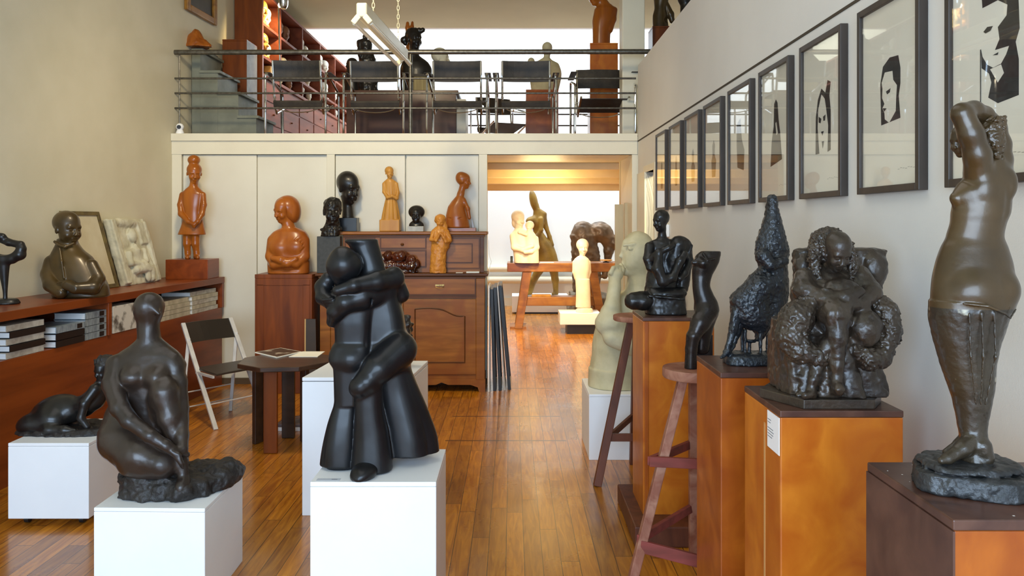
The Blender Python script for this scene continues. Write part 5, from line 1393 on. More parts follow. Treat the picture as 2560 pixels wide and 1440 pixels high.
def crouch():
    cx, Y = 1660, 4.54; r, cy, s = site('crouching_nude_statue', cx, 1.18, Y, 'polished black bronze nude crouching with folded arms on the orange pedestal', 'statue')
    S = SD((1545, 515, -80), (1745, cy, 80), 1.6, 5)
    S.head((1650, 552, -4), 54, yaw=-55, pitch=4, k=3, ears=False, wide=.95); S.ell((1653, 545, 0), (18, 20, 21), k=4)
    S.cap((1655, 566, 0), (1656, 600, 4), 10, 11, 6)
    S.loft([(596, 1658, 4, 14, 12), (606, 1656, 4, 34, 18), (625, 1658, 4, 38, 24), (660, 1656, 6, 34, 26), (700, 1654, 8, 38, 32), (730, 1656, 8, 44, 38)], k=7)
    # left arm folded across to the right shoulder, other arm under
    S.ch([(1622, 616, -8, 12), (1617, 645, -18, 12), (1622, 668, -24, 10), (1640, 680, -34, 8)], k=4)
    S.ch([(1618, 650, -22, 10), (1640, 630, -38, 8.5), (1664, 618, -40, 7), (1676, 612, -34, 6)], k=3)
    # raised knee: thigh up, shin down (right side), hugged by an arm
    S.ch([(1672, 700, 4, 22), (1684, 650, -8, 22), (1694, 612, -10, 20)], k=6)
    S.ell((1698, 608, -4), (24, 18, 22), k=8)
    S.ch([(1712, 615, -2, 17), (1716, 660, 2, 15), (1706, 720, 4, 16)], k=6)
    S.ch([(1640, 630, -38, 9), (1636, 670, -46, 14), (1648, 700, -48, 13), (1672, 690, -46, 11), (1692, 650, -40, 10), (1704, 632, -36, 8)], k=5)
    S.ch([(1724, 620, 0, 5), (1722, 650, -16, 8), (1706, 680, -32, 8), (1692, 694, -40, 7)], k=4)
    for i in range(3): S.cap((1720+i*3, 618-i*2, -4-i*4), (1712+i*2, 646, -16), 3.4, 3.8, 2)
    # folded lower leg to the left
    S.ch([(1640, 742, -8, 18), (1604, 750, -20, 23), (1580, 750, -22, 22)], k=6)
    # draped block
    S.loft([(718, 1664, 4, 46, 38), (732, 1664, 2, 50, 44), (742, 1664, 2, 47, 42), (cy, 1664, 2, 50, 46)], k=3, n=3.6, cap=4)
    S.cap((1616, 736, -40), (1700, 744, -46), 3, 3, 3)
    S.rough(.8, 10); S.flat(cy); S.build('figure', S_blk, r, cx, cy, s)
crouch()

def torso():
    cx, Y = 1745, 3.74; r, cy, s = site('bronze_torso', cx, 1.02, Y, 'dark polished bronze female torso without head or arms on the worn round stool', 'statue')
    S = SD((1700, 615, -60), (1812, cy, 60), 1.5, 6)
    S.loft([(628, 1778, 4, 25, 19), (640, 1771, 4, 31, 21), (655, 1766, 2, 32, 23), (670, 1761, 2, 30, 22), (690, 1756, 4, 25, 20), (712, 1754, 4, 22, 20), (735, 1759, 4, 25, 22), (757, 1766, 6, 29, 27), (775, 1767, 8, 30, 31)], k=6, cap=3)
    S.ch([(1746, 654, -8, 12), (1731, 656, -10, 5)], k=6); S.ell((1756, 657, -18), (14, 11, 9), k=5)
    S.ell((1778, 775, 8), (19, 22, 24), k=9)
    S.ch([(1766, 778, -2, 27), (1748, 805, -12, 23), (1731, 836, -20, 17)], k=8)
    S.ch([(1728, 838, -20, 17), (1725, 870, -16, 15), (1724, cy, -14, 16)], k=4)
    S.ch([(1774, 785, 14, 24), (1760, 830, 14, 22), (1758, 870, 14, 20)], k=8)
    S.cap((1798, 634, -16), (1776, 632, -18), 3, 3, 4, '-'); S.ch([(1754, 632, -14, 3), (1764, 650, -22, 3), (1782, 646, -20, 3)], k=3)
    S.flat(cy); S.build('torso', B_brown if False else S_blkb, r, cx, cy, s)
    block('support_block', r, cx, cy, s, 1737, 1784, 838, cy, 6, 44, S_blk)
S_blkb = mat('dark_umber_bronze', lin(50,42,38), lin(36,32,30), scale=7, rough=0.22, rough2=0.34, metal=0.4, bump=0.05, bscale=50)
torso()

def hooded():
    cx, Y = 1885, 3.11; r, cy, s = site('hooded_seated_woman_statue', cx, 1.15, Y, 'rough blue-black bronze of a hooded woman seated on a stool, on the amber pedestal', 'statue')
    S = SD((1785, 478, -80), (1985, cy, 80), 1.7, 6)
    S.loft([(486, 1931, 4, 7, 8), (493, 1931, 4, 13, 14), (515, 1931, 4, 15, 17), (540, 1932, 5, 20, 22), (565, 1932, 6, 26, 28), (600, 1931, 6, 37, 34), (628, 1932, 6, 42, 36), (648, 1931, 6, 40, 34), (664, 1935, 6, 35, 32), (700, 1936, 10, 36, 34), (740, 1934, 12, 40, 40), (790, 1922, 12, 42, 42)], k=8, cap=4)
    # lap and skirt, knees to the left
    S.ch([(1932, 706, 0, 36), (1896, 716, -10, 32), (1850, 752, -14, 26)], k=12); S.cap((1925, 680, 0), (1900, 705, -4), 24, 26, 14)
    S.loft([(706, 1908, 0, 40, 32), (724, 1890, -2, 48, 38), (748, 1876, -4, 52, 40), (785, 1878, -4, 51, 40), (806, 1886, -2, 44, 36), (828, 1895, 0, 27, 24), (852, 1897, 0, 7, 10)], k=7, cap=2)
    S.ell((1876, 838, -10), (16, 16, 60), k=3, mode='-')
    # folded arm under the shawl
    S.ch([(1902, 640, -24, 20), (1915, 662, -34, 13), (1950, 650, -30, 12)], k=6)
    S.rough(1.5, 6, 3)
    # legs and feet
    S.ch([(1836, 775, -18, 14), (1828, 820, -20, 11), (1815, 862, -22, 7), (1808, 876, -24, 7)], k=4); S.cap((1812, 876, -26), (1794, 888, -34), 7, 4, 4)
    S.ch([(1850, 790, -4, 13), (1842, 830, -4, 10), (1830, 862, -8, 6)], k=4); S.cap((1830, 862, -10), (1812, 884, -24), 6, 4, 3)
    # stool legs
    for u, w_ in ((1858, -16), (1895, -20), (1862, 22), (1925, 20)): S.ch([(u, 825, w_, 5), (u, 872, w_, 4), (u, cy-20, w_, 6)], k=2)
    S.cap((1866, 852, -10), (1884, 852, -6), 4, 4, 2); S.ell((1875, 850, -8), (14, 3.5, 12), k=2); S.cap((1871, 855, -8), (1871, cy-22, -8), 4, 4, 2)
    # base
    S.loft([(cy-28, 1870, 0, 50, 34), (cy-20, 1872, 0, 60, 42), (cy, 1873, 0, 62, 46)], k=5, n=3.5, cap=4)
    S.rough(1.2, 8); S.flat(cy); S.build('figure', B_blue, r, cx, cy, s)
hooded()

def armchair():
    cx, Y = 2052, 2.50; r, cy, s = site('woman_in_armchair_statue', cx, 1.15, Y, 'mottled bronze of a curly-haired woman with crossed legs in an armchair, on the labelled pedestal', 'statue')
    # base slab, set diagonally
    k_ = s; L = r.location
    w3 = lambda u, w_, z: (L.x+(u-cx)*k_, L.y+w_*k_, L.z+z)
    MB().prism([w3(1965, -122, 0), w3(2132, -122, 0), w3(2180, -50, 0), w3(2192, 60, 0), w3(2120, 110, 0), w3(1960, 100, 0), w3(1902, 10, 0)], (0, 0, 0), (0, 0, 0.028)).build('base_slab', B_warm, r, bevel=0.003)
    bt = cy-0.028/s
    S = SD((1885, 600, -140), (2260, bt+1, 150), 2.4, 8)
    # chair: block seat and a wide low back with rounded corners
    S.box((2062, 905, 20), (112, bt-905+1 if bt > 905 else 60, 92), None, 14, 6)
    S.loft([(800, 2055, 20, 112, 90), (860, 2055, 18, 112, 92), (920, 2052, 14, 108, 92), (bt, 2056, 10, 114, 98)], k=10, n=3)
    # torso leaning back, shawl
    S.loft([(660, 2072, 16, 34, 30), (690, 2068, 0, 74, 46), (720, 2062, -8, 86, 58), (760, 2062, -10, 88, 62), (800, 2066, 0, 90, 70)], k=14)
    # arms crossed over the breast
    S.ch([(2004, 694, -22, 26), (1994, 722, -44, 26), (2030, 740, -80, 20), (2074, 734, -94, 17), (2110, 722, -88, 13)], k=7)
    S.ch([(2142, 690, -12, 28), (2156, 728, -44, 26), (2122, 752, -78, 18), (2070, 752, -96, 15), (2036, 746, -92, 11)], k=7)
    S.ell((2080, 716, -62), (44, 24, 28), k=10)
    for i in range(4): S.cap((2030+i*9, 716+i*4, -84), (2050+i*10, 730+i*4, -94), 5, 4, 3)
    # knees: crossed leg (left) and bent knee (right)
    S.ch([(2070, 800, -20, 44), (2050, 778, -92, 38), (2046, 770, -106, 30)], k=12)
    S.ch([(2046, 772, -104, 30), (2048, 830, -112, 24), (2046, 890, -112, 17), (2045, 940, -112, 13), (2044, bt-24, -118, 12)], k=6)
    S.ell((2044, bt-26, -126), (14, 16, 18), k=6)
    S.ch([(2100, 830, -20, 46), (2122, 812, -80, 40)], k=12); S.ell((2126, 808, -84), (38, 48, 36), k=8)
    S.ch([(2060, 830, -80, 22), (2030, 850, -98, 22), (2008, 880, -100, 17), (1994, 930, -104, 12), (1984, 962, -108, 11)], k=6)
    S.ch([(1986, 962, -108, 12), (1968, bt-10, -122, 8)], k=5)
    # skirt between and cloth at the front of the seat
    S.loft([(830, 2060, -60, 60, 40), (900, 2070, -66, 70, 30), (bt, 2080, -70, 76, 26)], k=14, flute=(9, 0, 9))
    S.rough(2.2, 16, 2); S.flat(bt); S.build('figure', B_warm, r, cx, cy, s)
    # furs / shawl falling over both chair arms
    S = SD((1905, 715, -140), (2235, 930, 90), 2.4, 8)
    S.ch([(2000, 752, -60, 26), (1966, 790, -70, 40), (1952, 830, -76, 38), (1968, 862, -90, 30), (2006, 878, -96, 24), (2030, 856, -96, 18)], k=10)
    S.ch([(2160, 742, -30, 26), (2190, 775, -50, 30), (2192, 820, -60, 30), (2176, 858, -70, 28)], k=10)
    S.ch([(2096, 862, -90, 20), (2130, 882, -92, 26), (2165, 880, -80, 26)], k=10)
    S.rough(3.6, 7, 3); S.build('fur_shawl', B_warm, r, cx, cy, s)
    # wide low chair back with rounded bulging corners
    S = SD((1990, 605, 20), (2290, 860, 140), 2.2, 8)
    S.loft([(622, 2134, 92, 112, 24), (630, 2135, 90, 119, 28), (690, 2133, 88, 117, 30), (760, 2122, 84, 106, 32), (850, 2110, 78, 100, 36)], n=4.5, cap=8)
    S.ell((2040, 672, 66), (26, 32, 16), k=8); S.ell((2216, 676, 62), (32, 42, 20), k=10)
    S.ell((2150, 705, 50), (34, 40, 14), k=12, mode='-')
    S.rough(1.2, 14); S.build('chair_back', B_warm, r, cx, cy, s)
    # head bowed, curly hair
    S = SD((2005, 560, -120), (2145, 700, 60), 1.5, 5)
    S.head((2078, 628, -42), 96, yaw=3, pitch=30, k=3, wide=.98, ears=False, nose=.8)
    S.cap((2078, 655, -16), (2076, 695, 0), 22, 30, 10)
    S.build('face', B_warm, r, cx, cy, s)
    S = SD((2000, 550, -110), (2160, 730, 80), 1.5, 4)
    S.ell((2073, 614, 4), (47, 46, 50), k=6)
    for sd in (-1, 1):
        S.ch([(2073+sd*38, 612, -16, 15), (2073+sd*46, 645, -24, 14), (2073+sd*46, 672, -30, 12), (2073+sd*38, 696, -36, 9)], k=6)
    S.rough(4.2, 7.5, 3)
    S.ell((2078, 654, -78), (33, 44, 46), (3, 30, 0), 4, '-')
    S.build('curly_hair', B_warm, r, cx, cy, s)
armchair()

def standing_nude():
    cx, Y = 2425, 1.63; r, cy, s = site('standing_nude_statue', cx, 1.16, Y, 'tall bronze nude with arms over her head on the dark-topped pedestal, far right', 'statue')
    bt = cy-68
    S = SD((2310, 245, -115), (2565, bt+4, 100), 2.4, 10)
    # trunk seen from the back, weight on one leg
    S.loft([(380, 2470, 10, 34, 34), (410, 2472, 8, 52, 44), (440, 2474, 6, 58, 50), (480, 2462, 4, 66, 52), (530, 2454, 4, 70, 52), (560, 2448, 6, 66, 50), (590, 2442, 8, 68, 50), (620, 2440, 8, 80, 56), (660, 2438, 6, 92, 64), (700, 2434, 2, 98, 70), (735, 2432, -2, 100, 76), (775, 2430, 0, 98, 72)], k=8)
    S.cap((2410, 486, -4), (2386, 494, -4), 26, 11, 26)
    # buttocks and the spine furrow
    S.ell((2420, 722, -36), (60, 52, 46), k=14); S.ell((2486, 722, -26), (42, 48, 44), k=12)
    S.ch([(2478, 690, -86, 5), (2494, 725, -86, 6), (2488, 760, -76, 4)], k=9, mode='-')
    S.ch([(2500, 470, -46, 4), (2494, 540, -48, 4), (2488, 600, -50, 4), (2486, 660, -68, 4)], k=14, mode='-')
    # shoulder blades
    S.ell((2446, 470, -34), (26, 34, 18), k=14); S.ell((2506, 460, -26), (20, 34, 16), k=12)
    # arms folded above the head
    S.ch([(2440, 430, -14, 36), (2426, 390, -30, 31), (2406, 340, -38, 29), (2386, 290, -36, 26)], k=10)
    S.ch([(2386, 288, -34, 26), (2424, 279, -16, 24), (2462, 288, 2, 22), (2492, 312, 12, 21)], k=7)
    S.ch([(2500, 430, 6, 30), (2506, 400, 10, 28), (2506, 360, 12, 26), (2496, 318, 12, 24), (2480, 302, 10, 20)], k=9)
    # face glimpsed beside the arm
    S.head((2414, 350, 14), 84, yaw=-70, pitch=12, k=4, nose=.6, ears=False)
    S.cap((2440, 370, 6), (2462, 410, 6), 28, 34, 10)
    S.loft([(752, 2428, 0, 98, 74), (775, 2426, 0, 97, 74), (800, 2422, 2, 92, 69), (850, 2420, 4, 79, 62), (900, 2422, 6, 66, 56), (960, 2431, 8, 54, 50), (1010, 2435, 8, 43, 42), (1060, 2435, 8, 34, 34), (1090, 2437, 6, 31, 33), (1125, 2438, 4, 31, 36), (bt+2, 2438, 2, 34, 40)], k=6, n=2.2)
    S.ch([(2370, 752, -70, 3), (2420, 757, -84, 4), (2462, 774, -82, 3), (2478, 786, -76, 2)], k=3)
    S.ch([(2480, 786, -74, 2), (2498, 766, -66, 2)], k=3)
    S.ch([(2476, 790, -66, 3), (2466, 900, -58, 3), (2454, 1000, -40, 3), (2446, 1060, -32, 3)], k=10, mode='-')
    for u in (2380, 2410, 2440): S.ch([(u, 775, -76, 2.5), (u+8, 880, -68, 2.5), (u*.4+2435*.6, 1000, -46, 2)], k=8)
    S.ch([(2430, 1098, -6, 24), (2396, 1116, -20, 20), (2352, bt-14, -34, 13), (2332, bt-10, -40, 9)], k=8)
    S.ch([(2446, 1100, 20, 24), (2420, 1118, 26, 18), (2380, bt-12, 22, 11)], k=8)
    S.cap((2444, 1110, -20), (2452, bt-12, -24), 22, 18, 8)
    S.rough(.8, 14, 2, vmin=770); S.flat(bt+3)
    o = S.build('figure', B_nude, r, cx, cy, s)
    o.data.materials.append(B_nudeleg)
    nv = len(o.data.vertices); co = np.empty(nv*3, np.float32); o.data.vertices.foreach_get('co', co); zz = co[2::3]
    lv = np.empty(len(o.data.loops), np.int32); o.data.loops.foreach_get('vertex_index', lv)
    fz = zz[lv.reshape(-1, 4)].mean(1)
    o.data.polygons.foreach_set('material_index', (fz < (cy-768)*s).astype(np.int32))
    # hair: rough locks at the back of the head
    S = SD((2430, 285, -60), (2515, 415, 40), 1.6, 4)
    S.ell((2472, 346, -8), (30, 52, 34), (0, 0, -14))
    random.seed(9)
    for i in range(34):
        a, b = random.uniform(-24, 24), random.uniform(-48, 50)
        S.cap((2472+a-b*.1, 346+b, -36+abs(a)*.5), (2472+a+random.uniform(-9, 9), 352+b, -38+abs(a)*.5), 6, 4, 3)
    S.rough(2.5, 7, 2); S.build('hair', B_nude, r, cx, cy, s)
    # stepped base
    S = SD((2270, bt-6, -170), (2590, cy, 170), 2.6, 4)
    S.loft([(bt, 2422, 0, 112, 92), (bt+14, 2422, 0, 118, 98)], n=2.6, k=3, cap=5)
    S.loft([(bt+16, 2424, 0, 104, 96), (bt+24, 2424, 0, 124, 106), (cy, 2424, 0, 128, 112)], n=4, k=3, cap=6, yaw=24)
    S.rough(2.6, 16, 2); S.flat(cy); S.build('stepped_base', B_blue2, r, cx, cy, s)
B_blue2 = mat('rough_grey_black_bronze', lin(62,62,62), lin(40,40,40), scale=14, rough=0.35, rough2=0.55, metal=0.4, bump=0.5, bscale=60)
standing_nude()
# ------------------------------------------------------------------ mezzanine: railing, steps, chairs, bookcase
# extra floor at the left where the bookcase runs back
struct('floor_upper_back', MB().box(-3.9, -2.2, 12.9, 16.3, ZM-0.2, ZM), M_cream)
R_ = root('mezzanine_railing', (-1.0, D0+0.05, ZM+0.013), 'grey steel tube railing with four rails along the mezzanine edge', 'railing')
yr = D0+0.06
MB().tube([(wx(430, yr), yr, wz(131, yr)), (1.46, yr, wz(129, yr))], 0.027, 16).build('handrail', M_steel, R_, smooth=True)
for v in (196, 233, 270.5):
    MB().tube([(wx(432, yr), yr, wz(v, yr)), (RX-0.01, yr, wz(v, yr))], 0.0105, 10).build('rail', M_steel, R_, smooth=True)
MB().tube([(wx(1026, yr), yr+0.01, ZM+0.013), (wx(1026, yr), yr+0.01, wz(134, yr))], 0.021, 14).build('post', M_steel, R_, smooth=True)
MB().tube([(wx(447, yr), yr+0.02, ZM+0.013), (wx(447, yr), yr+0.02, wz(134, yr))], 0.008, 8).build('post', M_steel, R_, smooth=True)
R2 = root('back_railing', (0.5, 12.8, ZM), 'thin dark railing along the far edge of the mezzanine', 'railing')
for v in (286, 314):
    MB().tube([(-1.6, 12.8, wz(v, 12.8)), (3.05, 12.8, wz(v, 12.8))], 0.012, 8).build('rail', M_black, R2)
for x in (-0.5, 1.0, 2.4): MB().tube([(x, 12.82, ZM), (x, 12.82, wz(286, 12.8))], 0.014, 8).build('post', M_black, R2)
# security camera
q = root('security_camera', (wx(450, 8.44), D0+0.03, ZM+0.012), 'small white round-headed security camera at the left end of the mezzanine ledge', 'camera')
cx0 = wx(450, 8.42); yc = D0+0.02
MB().lathe((cx0, yc, ZM+0.012), [(0.042, 0), (0.042, 0.012), (0.03, 0.04), (0.024, 0.05)], 24).build('stand', M_plinth2, q, smooth=True)
b_ = [(0.001, -0.038)]+[(0.040*math.cos(math.radians(a)), 0.040*math.sin(math.radians(a))) for a in range(-70, 80, 14)]+[(0.001, 0.040)]
MB().lathe((cx0, yc, ZM+0.085), b_, 24).build('head', M_plinth2, q, smooth=True)
MB().tube([(cx0+0.003, yc-0.030, ZM+0.082), (cx0+0.005, yc-0.0425, ZM+0.080)], 0.021, 20).build('lens', M_black, q)
# grey steps
q = root('grey_steps', (-3.1, 9.05, ZM), 'grey painted steps rising to the left at the left end of the mezzanine', 'steps')
tops = (3.594, 3.358, 3.122, 2.864); xr = (-3.39, -3.20, -2.975, -2.78)
MB().box(-3.50, xr[0]-.02, 8.75, 9.38, ZM, tops[0]-.03).box(-3.5, xr[1]-.02, 8.752, 9.38, ZM, tops[1]-.03).box(-3.5, xr[2]-.02, 8.754, 9.38, ZM, tops[2]-.03).box(-3.5, xr[3]-.02, 8.756, 9.38, ZM, tops[3]-.03).build('step_body', M_grey, q)
for k in range(4):
    MB().box(-3.5 if k == 0 else xr[k-1]-.03, xr[k]+.01, 8.735, 9.39, tops[k]-.03, tops[k]).build('tread', M_grey, q, bevel=0.003)
def rock():
    cx, Y = 497, 8.80; z = 3.594
    r, cy, s = site('pointed_wood_carving', cx, z+0.022, Y, 'brown pointed carved lump on grey paper on the top grey step', 'carving')
    S = SD((455, 65, -30), (535, cy, 30), 1.3, 4)
    S.loft([(73, 491, 0, 4, 6), (82, 491, 0, 11, 14), (98, 489, 0, 21, 20), (112, 493, 0, 27, 24), (cy, 495, 0, 30, 26)], k=4, n=2.4)
    S.cap((512, 108, -4), (526, 118, -8), 8, 7, 6); S.rough(1.5, 9); S.flat(cy)
    S.build('carving', S_wood, r, cx, cy, s)
    o = MB().box(-3.50, -3.40, 8.80, 9.25, z+0.0005, z+0.02).build('folded_paper', M_grey if False else S_block); tag(o, 'grey folded paper pad under the pointed carving on the top step', 'paper')
rock()
p = pedestal('tall_box_pedestal', 'tall red-brown box pedestal with a grey side behind the grey steps', -3.44, -3.15, 9.5, 9.88, 3.87, W_redv, W_redv, z0=ZM)
MB().box(-3.152, -3.147, 9.502, 9.878, ZM+.01, 3.85).build('grey_side', mat('silver_grey_panel', lin(150,144,140), lin(122,116,112), scale=9, rough=0.5), p)
# painting on the left wall above the steps
q = root('gilt_framed_painting', LW(0.01, 9.0, 4.0), 'dark painting in a gilt wooden frame high on the left wall above the steps', 'painting')
m = MB(LW); y0, y1, z0, z1, t = 8.65, 9.38, 4.0, 4.62, 0.075
for k in ((y0, y0+t, z0, z1), (y1-t, y1, z0, z1), (y0+t, y1-t, z0, z0+t), (y0+t, y1-t, z1-t, z1)): m.box(0.004, 0.05, k[0], k[1], k[2], k[3])
m.build('frame', wood('gilt_brown_frame', lin(168,118,44), lin(120,78,26), rough=0.4, grain=(1, .2, 1)), q, bevel=0.01)
MB(LW).box(0.004, 0.02, y0+t, y1-t, z0+t, z1-t).build('canvas', mat('dark_canvas', lin(66,56,36), lin(40,34,26), scale=5, rough=0.5), q)

# tubular chairs
def make_wassily(label):
    c = root('tubular_steel_chair', (0, 0, ZM), label, 'chair', 'tubular steel chairs along the railing')
    W2, r_ = 0.33, 0.0125
    z0 = ZM
    for sx in (-1, 1):
        x = sx*W2
        pts = [(x, -0.02, 0.72), (x, -0.05, 0.70), (x, -0.055, 0.66), (x, -0.055, 0.04), (x, -0.045, 0.015), (x, -0.02, 0.0125), (x, 0.55, 0.0125), (x, 0.60, 0.02), (x, 0.61, 0.05), (x, 0.61, 0.55), (x, 0.60, 0.58), (x, 0.56, 0.60), (x, 0.0, 0.72)]
        MB().tube([(p[0], p[1], p[2]+z0) for p in pts], r_, 8).build('side_frame', M_chrome, c, smooth=True)
        xb = sx*0.262
        pts = [(xb, -0.02, 0.86), (xb, 0.03, 0.55), (xb, 0.09, 0.36), (xb, 0.14, 0.30), (xb, 0.50, 0.42), (xb, 0.60, 0.45)]
        MB().tube([(p[0], p[1], p[2]+z0) for p in pts], r_, 8).build('back_tube', M_chrome, c, smooth=True)
        MB().box(sx*0.335-0.035, sx*0.335+0.035, 0.02, 0.55, z0+0.735, z0+0.741).build('arm_strap', M_leather, c)
        MB().lathe((xb, 0.06, z0+0.47), [(0.001, -0.016), (0.016, -0.008), (0.016, 0.008), (0.001, 0.016)], 10).build('joint_cap', M_chrome, c, smooth=True)
    m = MB(); n = 8
    for i in range(n):
        xa, xb = -0.268+0.536*i/n, -0.268+0.536*(i+1)/n
        s_ = lambda x: 0.03*(1-(x/0.268)**2)
        m.hexa([(xa, .015+s_(xa), z0+.64), (xb, .015+s_(xb), z0+.64), (xb, .022+s_(xb), z0+.64), (xa, .022+s_(xa), z0+.64), (xa, -.025+s_(xa), z0+.865), (xb, -.025+s_(xb), z0+.865), (xb, -.018+s_(xb), z0+.865), (xa, -.018+s_(xa), z0+.865)])
    m.build('back_strap', M_leather, c)
    MB().hexa([(-.26, .08, z0+.35), (.26, .08, z0+.35), (.26, .54, z0+.44), (-.26, .54, z0+.44), (-.26, .08, z0+.356), (.26, .08, z0+.356), (.26, .54, z0+.446), (-.26, .54, z0+.446)]).build('seat_sling', M_leather, c)
    MB().hexa([(-.27, .03, z0+.41), (.27, .03, z0+.41), (.27, .05, z0+.36), (-.27, .05, z0+.36), (-.27, .036, z0+.43), (.27, .036, z0+.43), (.27, .056, z0+.43), (-.27, .056, z0+.43)]).build('lower_strap', M_leather, c)
    arc = [(0.24*math.sin(a), 0.05, z0+.37-0.07*math.cos(a)) for a in [math.radians(t) for t in range(-70, 71, 14)]]
    MB().tube(arc, 0.006, 6).build('cross_tube', M_chrome, c, smooth=True)
    return c
ch0 = make_wassily('x')
spec = [(742, 8.82, 0, 'leftmost tubular steel chair on the mezzanine, back to the railing, beside the grey steps'),
        (936, 8.85, 0, 'tubular steel chair left of the railing post, under the fluorescent lamp end'),
        (1143, 8.85, 0, 'tubular steel chair right of the railing post, in front of the pale round head'),
        (1315, 8.85, 0, 'tubular steel chair in front of the pale mannequin-like bust'),
        (1498, 9.35, 180, 'rightmost tubular steel chair, facing the railing in front of the orange pedestal'),
        (1234, 11.5, 205, 'tubular steel chair farther back, seen between two of the chairs by the railing')]
for i, (px, y, rz, lab) in enumerate(spec):
    c = ch0 if i == 0 else copy_thing(ch0)
    c['label'] = lab
    c.location = (wx(px, y), y, ZM); c.rotation_euler = (0, 0, math.radians(rz))

# dark desk and pedestals
q = root('writing_desk', (wx(1005, 10.0), 10.3, ZM), 'big dark brown wooden desk behind the chairs on the mezzanine', 'desk')
xa, xb, zt = wx(866, 10.0), wx(1140, 10.0), wz(226, 10.0)
W_desk = wood('brown_desk_wood', lin(92,52,32), lin(70,38,24), rough=0.5, grain=(.2, 1, 1), scale=10)
MB().box(xa, xb, 10.0, 10.03, ZM, zt-0.04).box(xa, xa+0.03, 10.03, 10.7, ZM, zt-0.04).box(xb-0.03, xb, 10.03, 10.7, ZM, zt-0.04).build('desk_panels', W_desk, q, bevel=0.003)
MB().box(xa-0.03, xb+0.03, 9.97, 10.74, zt-0.04, zt).build('desk_top', W_desk, q, bevel=0.006)
MB().box(xb+0.001, xb+0.12, 10.05, 10.6, ZM, zt-0.1).build('white_side_unit', M_cream, q, bevel=0.003)
q = root('slatted_box', (wx(1054, 9.98), 10.1, zt), 'ribbed tan box standing on the dark desk right of the railing post', 'box')
m = MB().box(wx(1034, 10), wx(1078, 10), 9.98, 10.2, zt, zt+0.17); m.build('body', mat('tan_ribbed_box', lin(176,160,112), lin(140,124,84), scale=40, rough=0.7, stretch=(1, 1, .05)), q)
MB().box(wx(1030, 10), wx(1096, 10), 9.96, 10.22, zt+0.17, zt+0.20).build('lid', M_leather, q)
pedestal('wooden_pedestal', 'brown wooden pedestal on the mezzanine under the pale mannequin-like bust', wx(1315, 9.9), wx(1396, 9.9), 9.9, 10.25, 3.34, W_or2, W_or2, z0=ZM)
pedestal('wooden_pedestal', 'tall orange wooden pedestal on the mezzanine under the brown male torso', wx(1475, 9.7), wx(1545, 9.7), 9.7, 10.02, wz(107, 9.7), W_or, W_or, z0=ZM)
pedestal('wooden_pedestal', 'brown pedestal at the upper right beyond the parapet, under the cropped bronze', 1.60, 1.86, 9.1, 9.4, 3.93, W_redv, W_redv, z0=ZM)

def up(name, label, cat, cx, z, Y, lo, hi, fn, m, h=1.3, part='figure', k=4):
    r, cy, s = site(name, cx, z, Y, label, cat)
    S = SD(lo, (hi[0], max(hi[1], cy), hi[2]), h, k); fn(S, cy); S.flat(cy); S.build(part, m, r, cx, cy, s)
def f(S, cy):
    S.ell((1368, 119, 0), (13, 14, 14), k=3); S.loft([(125, 1369, 0, 9, 9), (142, 1367, 0, 8, 8), (150, 1364, 0, 16, 12), (160, 1363, 0, 34, 16), (185, 1364, 0, 40, 20), (cy, 1362, 0, 34, 18)], k=4)
    S.ell((1328, 154, 0), (9, 10, 10), k=5)
up('mannequin_bust', 'pale grey-green smooth-headed bust behind the fourth chair on the mezzanine', 'bust', 1363, 3.34, 10.05, (1310, 98, -28), (1415, 240, 28), f, S_stone)
def f(S, cy):
    S.head((1104, 146, 0), 52, yaw=75, k=3); S.ell((1098, 138, 0), (20, 18, 18), k=4); S.loft([(165, 1102, 0, 10, 10), (180, 1100, 0, 14, 12), (cy, 1100, 0, 20, 16)], k=4)
up('pale_head', 'pale cream head seen behind the chair right of the railing post', 'bust', 1102, zt+.2, 10.12, (1070, 112, -28), (1140, 200, 28), f, S_relief)
def f(S, cy):
    S.head((1036, 98, 0), 56, yaw=40, k=3); S.ell((1032, 86, 4), (20, 18, 18), k=3)
    for i in range(7): S.ell((1030+i*4.6, 76+(i % 2)*3, -4), (6, 6, 7), k=2)
    S.cap((1036, 118, 2), (1034, 150, 4), 12, 13, 5); S.loft([(140, 1034, 4, 16, 12), (158, 1038, 2, 34, 18), (176, 1040, 2, 40, 20), (cy, 1040, 0, 38, 20)], k=5)
    S.ch([(1018, 92, 8, 7), (1008, 98, 10, 8), (1012, 106, 10, 6)], k=3)
up('dark_bust_with_topknot', 'black bust with curled hair above the desk, left of the railing post top', 'bust', 1036, zt, 10.45, (996, 60, -30), (1085, 225, 30), f, S_blk)
o = None
r, cy, s = site('rabbit_ear_carving', 1024, zt, 10.66, 'small two-pronged orange wooden carving behind the black curled-hair bust', 'carving')
S = SD((1005, 48, -14), (1045, cy, 14), 1.3, 3); S.ch([(1022, 90, 0, 7), (1019, 70, 0, 6), (1019, 58, 0, 4)], k=2); S.ch([(1028, 90, 0, 7), (1030, 68, 0, 5), (1031, 56, 0, 3)], k=2); S.loft([(85, 1024, 0, 8, 7), (cy, 1024, 0, 14, 10)], k=3); S.flat(cy); S.build('carving', S_wood, r, 1024, cy, s)
def f(S, cy):
    S.ell((913, 94, 0), (7, 9, 8), k=2); S.loft([(100, 913, 0, 12, 9), (110, 914, 0, 17, 12), (130, 915, 0, 15, 12), (150, 918, 0, 22, 14), (cy, 920, 0, 26, 16)], k=4); S.cap((898, 104, 0), (902, 140, -6), 6, 7, 4)
    S.rough(1.5, 8)
up('dark_seated_figure', 'small black seated figure on the desk behind the second chair, left of the lamp', 'sculpture', 915, zt, 10.2, (880, 80, -26), (960, 226, 26), f, S_blk)
